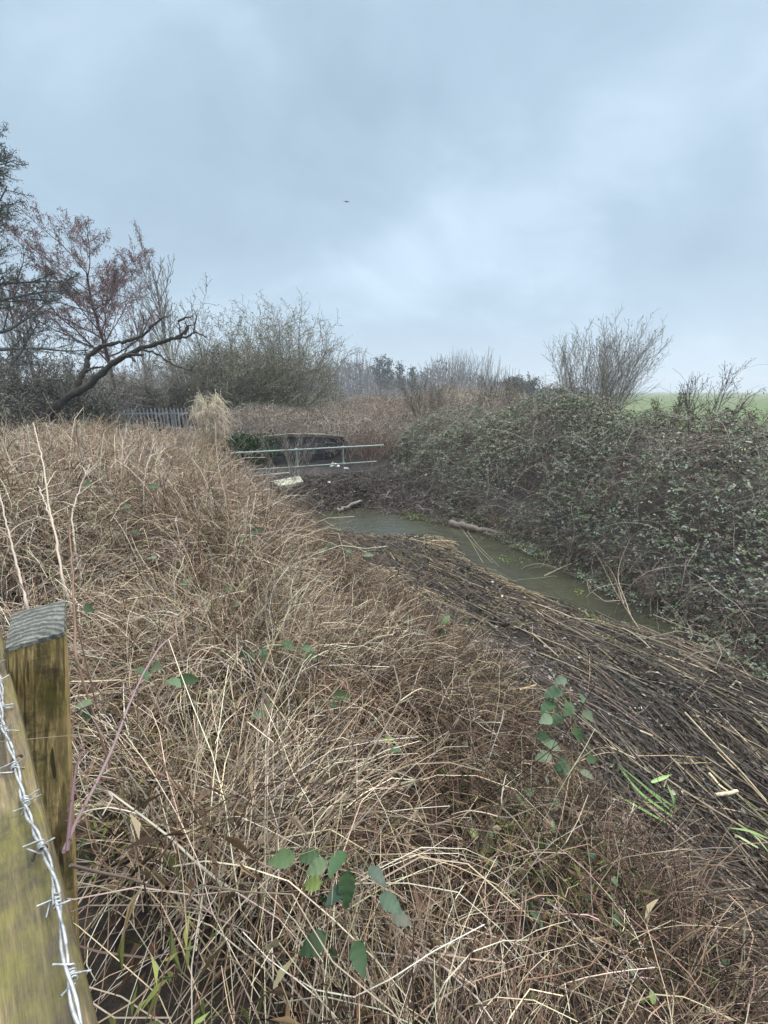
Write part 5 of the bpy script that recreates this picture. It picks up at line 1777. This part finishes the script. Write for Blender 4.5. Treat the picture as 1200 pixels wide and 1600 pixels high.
stick('reed_cane', 'long pale reed cane, lower of the bundle running off the right edge', [(1040, 1078), (1110, 1102), (1205, 1122)], (.19, .20, .19), .009, .007, CN, 'reed cane', 'pale reed canes on the mud', seed=11, rough=.08)
stick('reed_cane', 'light brown cane lying highest on the mud by the brambles', [(1030, 1022), (1080, 1038), (1120, 1052)], (.16, .17, .16), .011, .007, (.45, .34, .22), 'reed cane', 'pale reed canes on the mud', seed=12, rough=.08)
stick('reed_cane', 'short bent pale cane sticking up by the brambles', [(1138, 1078), (1150, 1064), (1158, 1068)], (.12, .2, .2), .009, .007, (.55, .46, .34), 'reed cane', 'pale reed canes on the mud', seed=13, rough=.08)
stick('reed_cane', 'pale cane pointing to the snapped cane at the lower right', [(1108, 1208), (1125, 1228), (1142, 1240)], (.26, .24, .23), .009, .007, CN, 'reed cane', 'pale reed canes on the mud', seed=14, rough=.08)
stick('reed_cane', 'snapped cream cane stub lying across the mud at the lower right', [(1118, 1242), (1136, 1240), (1152, 1236)], (.26, .26, .26), .012, .012, (.52, .41, .28), 'reed cane', 'pale reed canes on the mud', seed=15, rough=.08)
stick('reed_cane', 'tan cane in the middle of the mud below the pale bundle', [(1108, 1154), (1130, 1166), (1148, 1178)], (.22, .22, .22), .009, .006, (.42, .32, .20), 'reed cane', 'pale reed canes on the mud', seed=16, rough=.08)
stick('reed_cane', 'short cream cane at the right edge of the mud', [(1162, 1184), (1184, 1196)], (.2, .2), .009, .007, CN, 'reed cane', 'pale reed canes on the mud', seed=17, rough=.08)
stick('reed_cane', 'flat yellow cane beside the tall bramble sprig', [(812, 1078), (838, 1070)], (.46, .46), .010, .008, (.50, .36, .18), 'reed cane', 'pale reed canes on the mud', seed=18, rough=.08)
stick('reed_cane', 'pale stubby cane left of the mud centre', [(1000, 1142), (1020, 1150)], (.28, .28), .009, .008, (.48, .38, .25), 'reed cane', 'pale reed canes on the mud', seed=19, rough=.08)
stick('branch', 'dark wet branch pointing from the water to the brambles', [(930, 955), (970, 975), (1010, 992)], (.08, .10, .10), .014, .010, (.09, .07, .055), 'branch', seed=20)
stick('branch', 'grey smooth branch lying at the foot of the brambles', [(985, 996), (1015, 997), (1045, 999)], (.12, .14, .13), .017, .012, (.19, .165, .15), 'branch', seed=21)
stick('branch', 'long dark branch running along the right edge of the reed mat', [(935, 962), (985, 990), (1040, 1015), (1075, 1035)], (.10, .14, .13, .12), .012, .008, (.07, .055, .045), 'branch', seed=22)
stick('branch', 'crooked pale twig leaning over the water from the brambles', [(850, 900), (875, 888), (893, 880)], (.02, .14, .25), .010, .006, (.30, .25, .16), 'branch', seed=23)


def root_fork(label, pts_list, zs_list, r, col, seed):
    rng = np.random.default_rng(700 + seed)
    c = at_z(*pts_list[0][0], zs_list[0][0])
    a = Acc()
    for pts, zs in zip(pts_list, zs_list):
        P = np.array([at_z(u, v, z) for (u, v), z in zip(pts, zs)])
        n = 6 * len(P); s = np.linspace(0, len(P) - 1, n)
        Q = np.stack([np.interp(s, np.arange(len(P)), P[:, k]) for k in range(3)], 1)
        for _ in range(2): Q[1:-1] = (Q[:-2] + Q[1:-1] * 2 + Q[2:]) / 4
        Q[1:-1] += rng.normal(size=(n - 2, 3)) * r * .25
        tubes(a, Q, taper(1, n, r, r * .45), col, 7, cap=True)
    tag(a.build('branch', M_STICK, None, True), label, 'branch')


root_fork('forked bare twigs rising from the mud at the near end of the water', [[(1000, 985), (965, 930), (940, 880), (925, 855)], [(975, 945), (960, 900), (945, 878)], [(985, 960), (965, 905), (968, 880), (985, 840), (1000, 830)], [(970, 938), (945, 940), (925, 925)]], [[.1, .15, .3, .5], [.15, .3, .45], [.12, .3, .45, .7, .8], [.15, .16, .2]], .008, (.30, .23, .16), 1)
root_fork('pale crooked root draped down the foot of the brambles', [[(1000, 1000), (1060, 985), (1120, 1000), (1150, 1040)], [(1115, 998), (1128, 1020), (1118, 1045)], [(1020, 960), (1080, 985), (1125, 1003)], [(1055, 1040), (1085, 1020), (1140, 1015)]], [[.15, .28, .25, .15], [.25, .2, .12], [.4, .33, .25], [.14, .16, .2]], .008, (.22, .175, .13), 2)
root_fork('thin tangled twigs standing over the reed mat by the water', [[(770, 880), (740, 850), (715, 820)], [(755, 880), (735, 845), (722, 825)], [(730, 830), (745, 850), (780, 885)]], [[.05, .3, .55], [.05, .3, .5], [.5, .3, .05]], .005, (.30, .25, .18), 3)


def rubbish(label, cat, u, v, z, sz, col, seed, name):
    rng = np.random.default_rng(800 + seed)
    c = at_z(u, v, z)
    th = np.linspace(0, 2 * math.pi, 11)[:-1]
    a = Acc()
    V, F = [], []
    for k, (rr, dz) in enumerate(((1, 0), (.85, .35), (.45, .55), (.1, .5))):
        for t in th:
            q = 1 + .25 * rng.normal()
            V.append((c[0] + math.cos(t) * sz[0] * rr * q, c[1] + math.sin(t) * sz[1] * rr * q, c[2] + sz[2] * dz * (1 + .3 * rng.normal())))
    for k in range(3):
        for i in range(10):
            F.append([k * 10 + i, k * 10 + (i + 1) % 10, k * 10 + 10 + (i + 1) % 10, k * 10 + 10 + i])
    a.add(V, F, col)
    a.add(V[30:], [[0, i, i + 1] for i in range(1, 9)], col)
    tag(a.build(name, M_PALE, None), label, cat)


zz_ = .62
rubbish('crumpled white plastic bag caught under the right half of the railing', 'litter', 523, 729, zz_, (.14, .10, .16), (.78, .78, .76), 1, 'plastic_bag')
rubbish('white scrap of rag right beside the plastic bag', 'litter', 540, 732, zz_, (.10, .05, .05), (.72, .72, .70), 2, 'rag')
rubbish('small white scrap lying on the middle of the debris heap', 'litter', 514, 754, .55, (.05, .04, .05), (.70, .70, .68), 3, 'paper_scrap')
rubbish('small pale scrap on the mud below the pale reed bundle', 'litter', 997, 1106, .2, (.03, .025, .02), (.55, .50, .42), 4, 'paper_scrap')


# green iris leaves at the edge of the mud
def blades(label, specs, seed, name='iris_plant'):
    rng = np.random.default_rng(900 + seed)
    b = at_z(*specs[0][0][0], specs[0][1][0])
    o = thing(name, label, 'plant', tuple(b))
    for pts, zs, wd, col in specs:
        P = np.array([at_z(u, v, z) for (u, v), z in zip(pts, zs)])
        n = 9; s = np.linspace(0, len(P) - 1, n)
        Q = np.stack([np.interp(s, np.arange(len(P)), P[:, k]) for k in range(3)], 1)
        for _ in range(2): Q[1:-1] = (Q[:-2] + Q[1:-1] * 2 + Q[2:]) / 4
        T = norm(np.gradient(Q, axis=0)); S = norm(np.cross(T, np.array([0, -.4, 1.0]))); Nz = np.cross(S, T)
        ww = wd * np.sin(np.linspace(.6, 3.05, n))[:, None]
        V = np.concatenate([Q + S * ww, Q - Nz * wd * .35, Q - S * ww])
        F = [[i, i + 1, n + i + 1, n + i] for i in range(n - 1)] + [[n + i, n + i + 1, 2 * n + i + 1, 2 * n + i] for i in range(n - 1)]
        a = Acc(); a.add(V, F, col); a.build('leaf', M_LEAF, o, True)


G1, G2 = (.11, .18, .055), (.19, .29, .11)
blades('clump of long bright green iris leaves flopped at the mud edge', [
    ([(1052, 1270), (1010, 1230), (958, 1188)], (.42, .44, .46), .008, G1), ([(1050, 1275), (1000, 1240), (965, 1195)], (.42, .42, .42), .009, (.15, .26, .07)),
    ([(1056, 1268), (1052, 1245), (1042, 1225)], (.42, .50, .52), .010, G2), ([(1060, 1265), (1030, 1245), (990, 1215)], (.42, .43, .44), .007, G1), ([(1040, 1285), (1000, 1262), (950, 1235)], (.46, .48, .50), .007, (.17, .25, .08))], 1)
blades('cut light green leaf blade lying above the iris clump', [([(1018, 1222), (1034, 1216), (1050, 1210)], (.38, .38, .38), .012, (.28, .40, .15))], 2, 'leaf_blade')
blades('narrow green leaf blades arching at the lower right edge', [([(1200, 1310), (1170, 1297), (1135, 1293)], (.34, .38, .36), .007, (.24, .34, .12)), ([(1185, 1325), (1160, 1310), (1145, 1302)], (.34, .36, .34), .007, (.36, .42, .2)), ([(1200, 1330), (1180, 1305), (1150, 1285)], (.34, .36, .34), .005, (.25, .33, .13))], 3, 'grass_tuft')


# ------------------------------------------------------------------ bird high in the sky
def bird():
    c = at(541.5, 315.5, 55)
    o = thing('bird', 'tiny dark bird gliding alone in the middle of the sky', 'bird', tuple(c))
    a = Acc()
    t = np.linspace(-1, 1, 9)
    tubes(a, c + np.stack([t * .02, t * .26, t * .03], 1), (.02 + .06 * (1 - t ** 2) ** .7)[None], (.05, .05, .055), 8)
    a.add(c + np.array([[-.03, -.2, 0], [.03, -.2, 0], [.08, -.42, 0], [-.08, -.42, 0]]), [[0, 1, 2, 3]], (.05, .05, .055))
    a.build('body', M_TWIG, o, True)
    for sx in (-1, 1):
        a = Acc()
        V = np.array([[.03, .10, .02], [.24, .14, .09], [.46, -.02, .05], [.26, -.03, .08], [.03, -.10, .02]]) * (sx, 1, 1)
        V2 = V - (0, 0, .012)
        a.add(np.concatenate([c + V, c + V2]), [[0, 1, 3], [1, 2, 3], [0, 3, 4], [5, 8, 6], [6, 8, 7], [5, 9, 8]], (.06, .06, .065))
        a.build('wing', M_TWIG, o)


bird()


# ------------------------------------------------------------------ damp winter air
def haze():
    a = Acc()
    box(a, (-900, -60, -1.6), (900, 700, 24), (.5, .5, .5))
    m = bpy.data.materials.new('damp_air')
    m.use_nodes = True
    t = m.node_tree
    for n_ in list(t.nodes): t.nodes.remove(n_)
    pv = N(t, 'ShaderNodeVolumePrincipled')
    pv.inputs['Color'].default_value = (.93, .96, .99, 1)
    pv.inputs['Density'].default_value = HAZE
    ou = N(t, 'ShaderNodeOutputMaterial')
    t.links.new(pv.outputs[0], ou.inputs['Volume'])
    o = a.build('haze', m)
    tag(o, 'thin damp haze lying over the fields', 'haze', kind='stuff')


HAZE = 0.0015
haze()
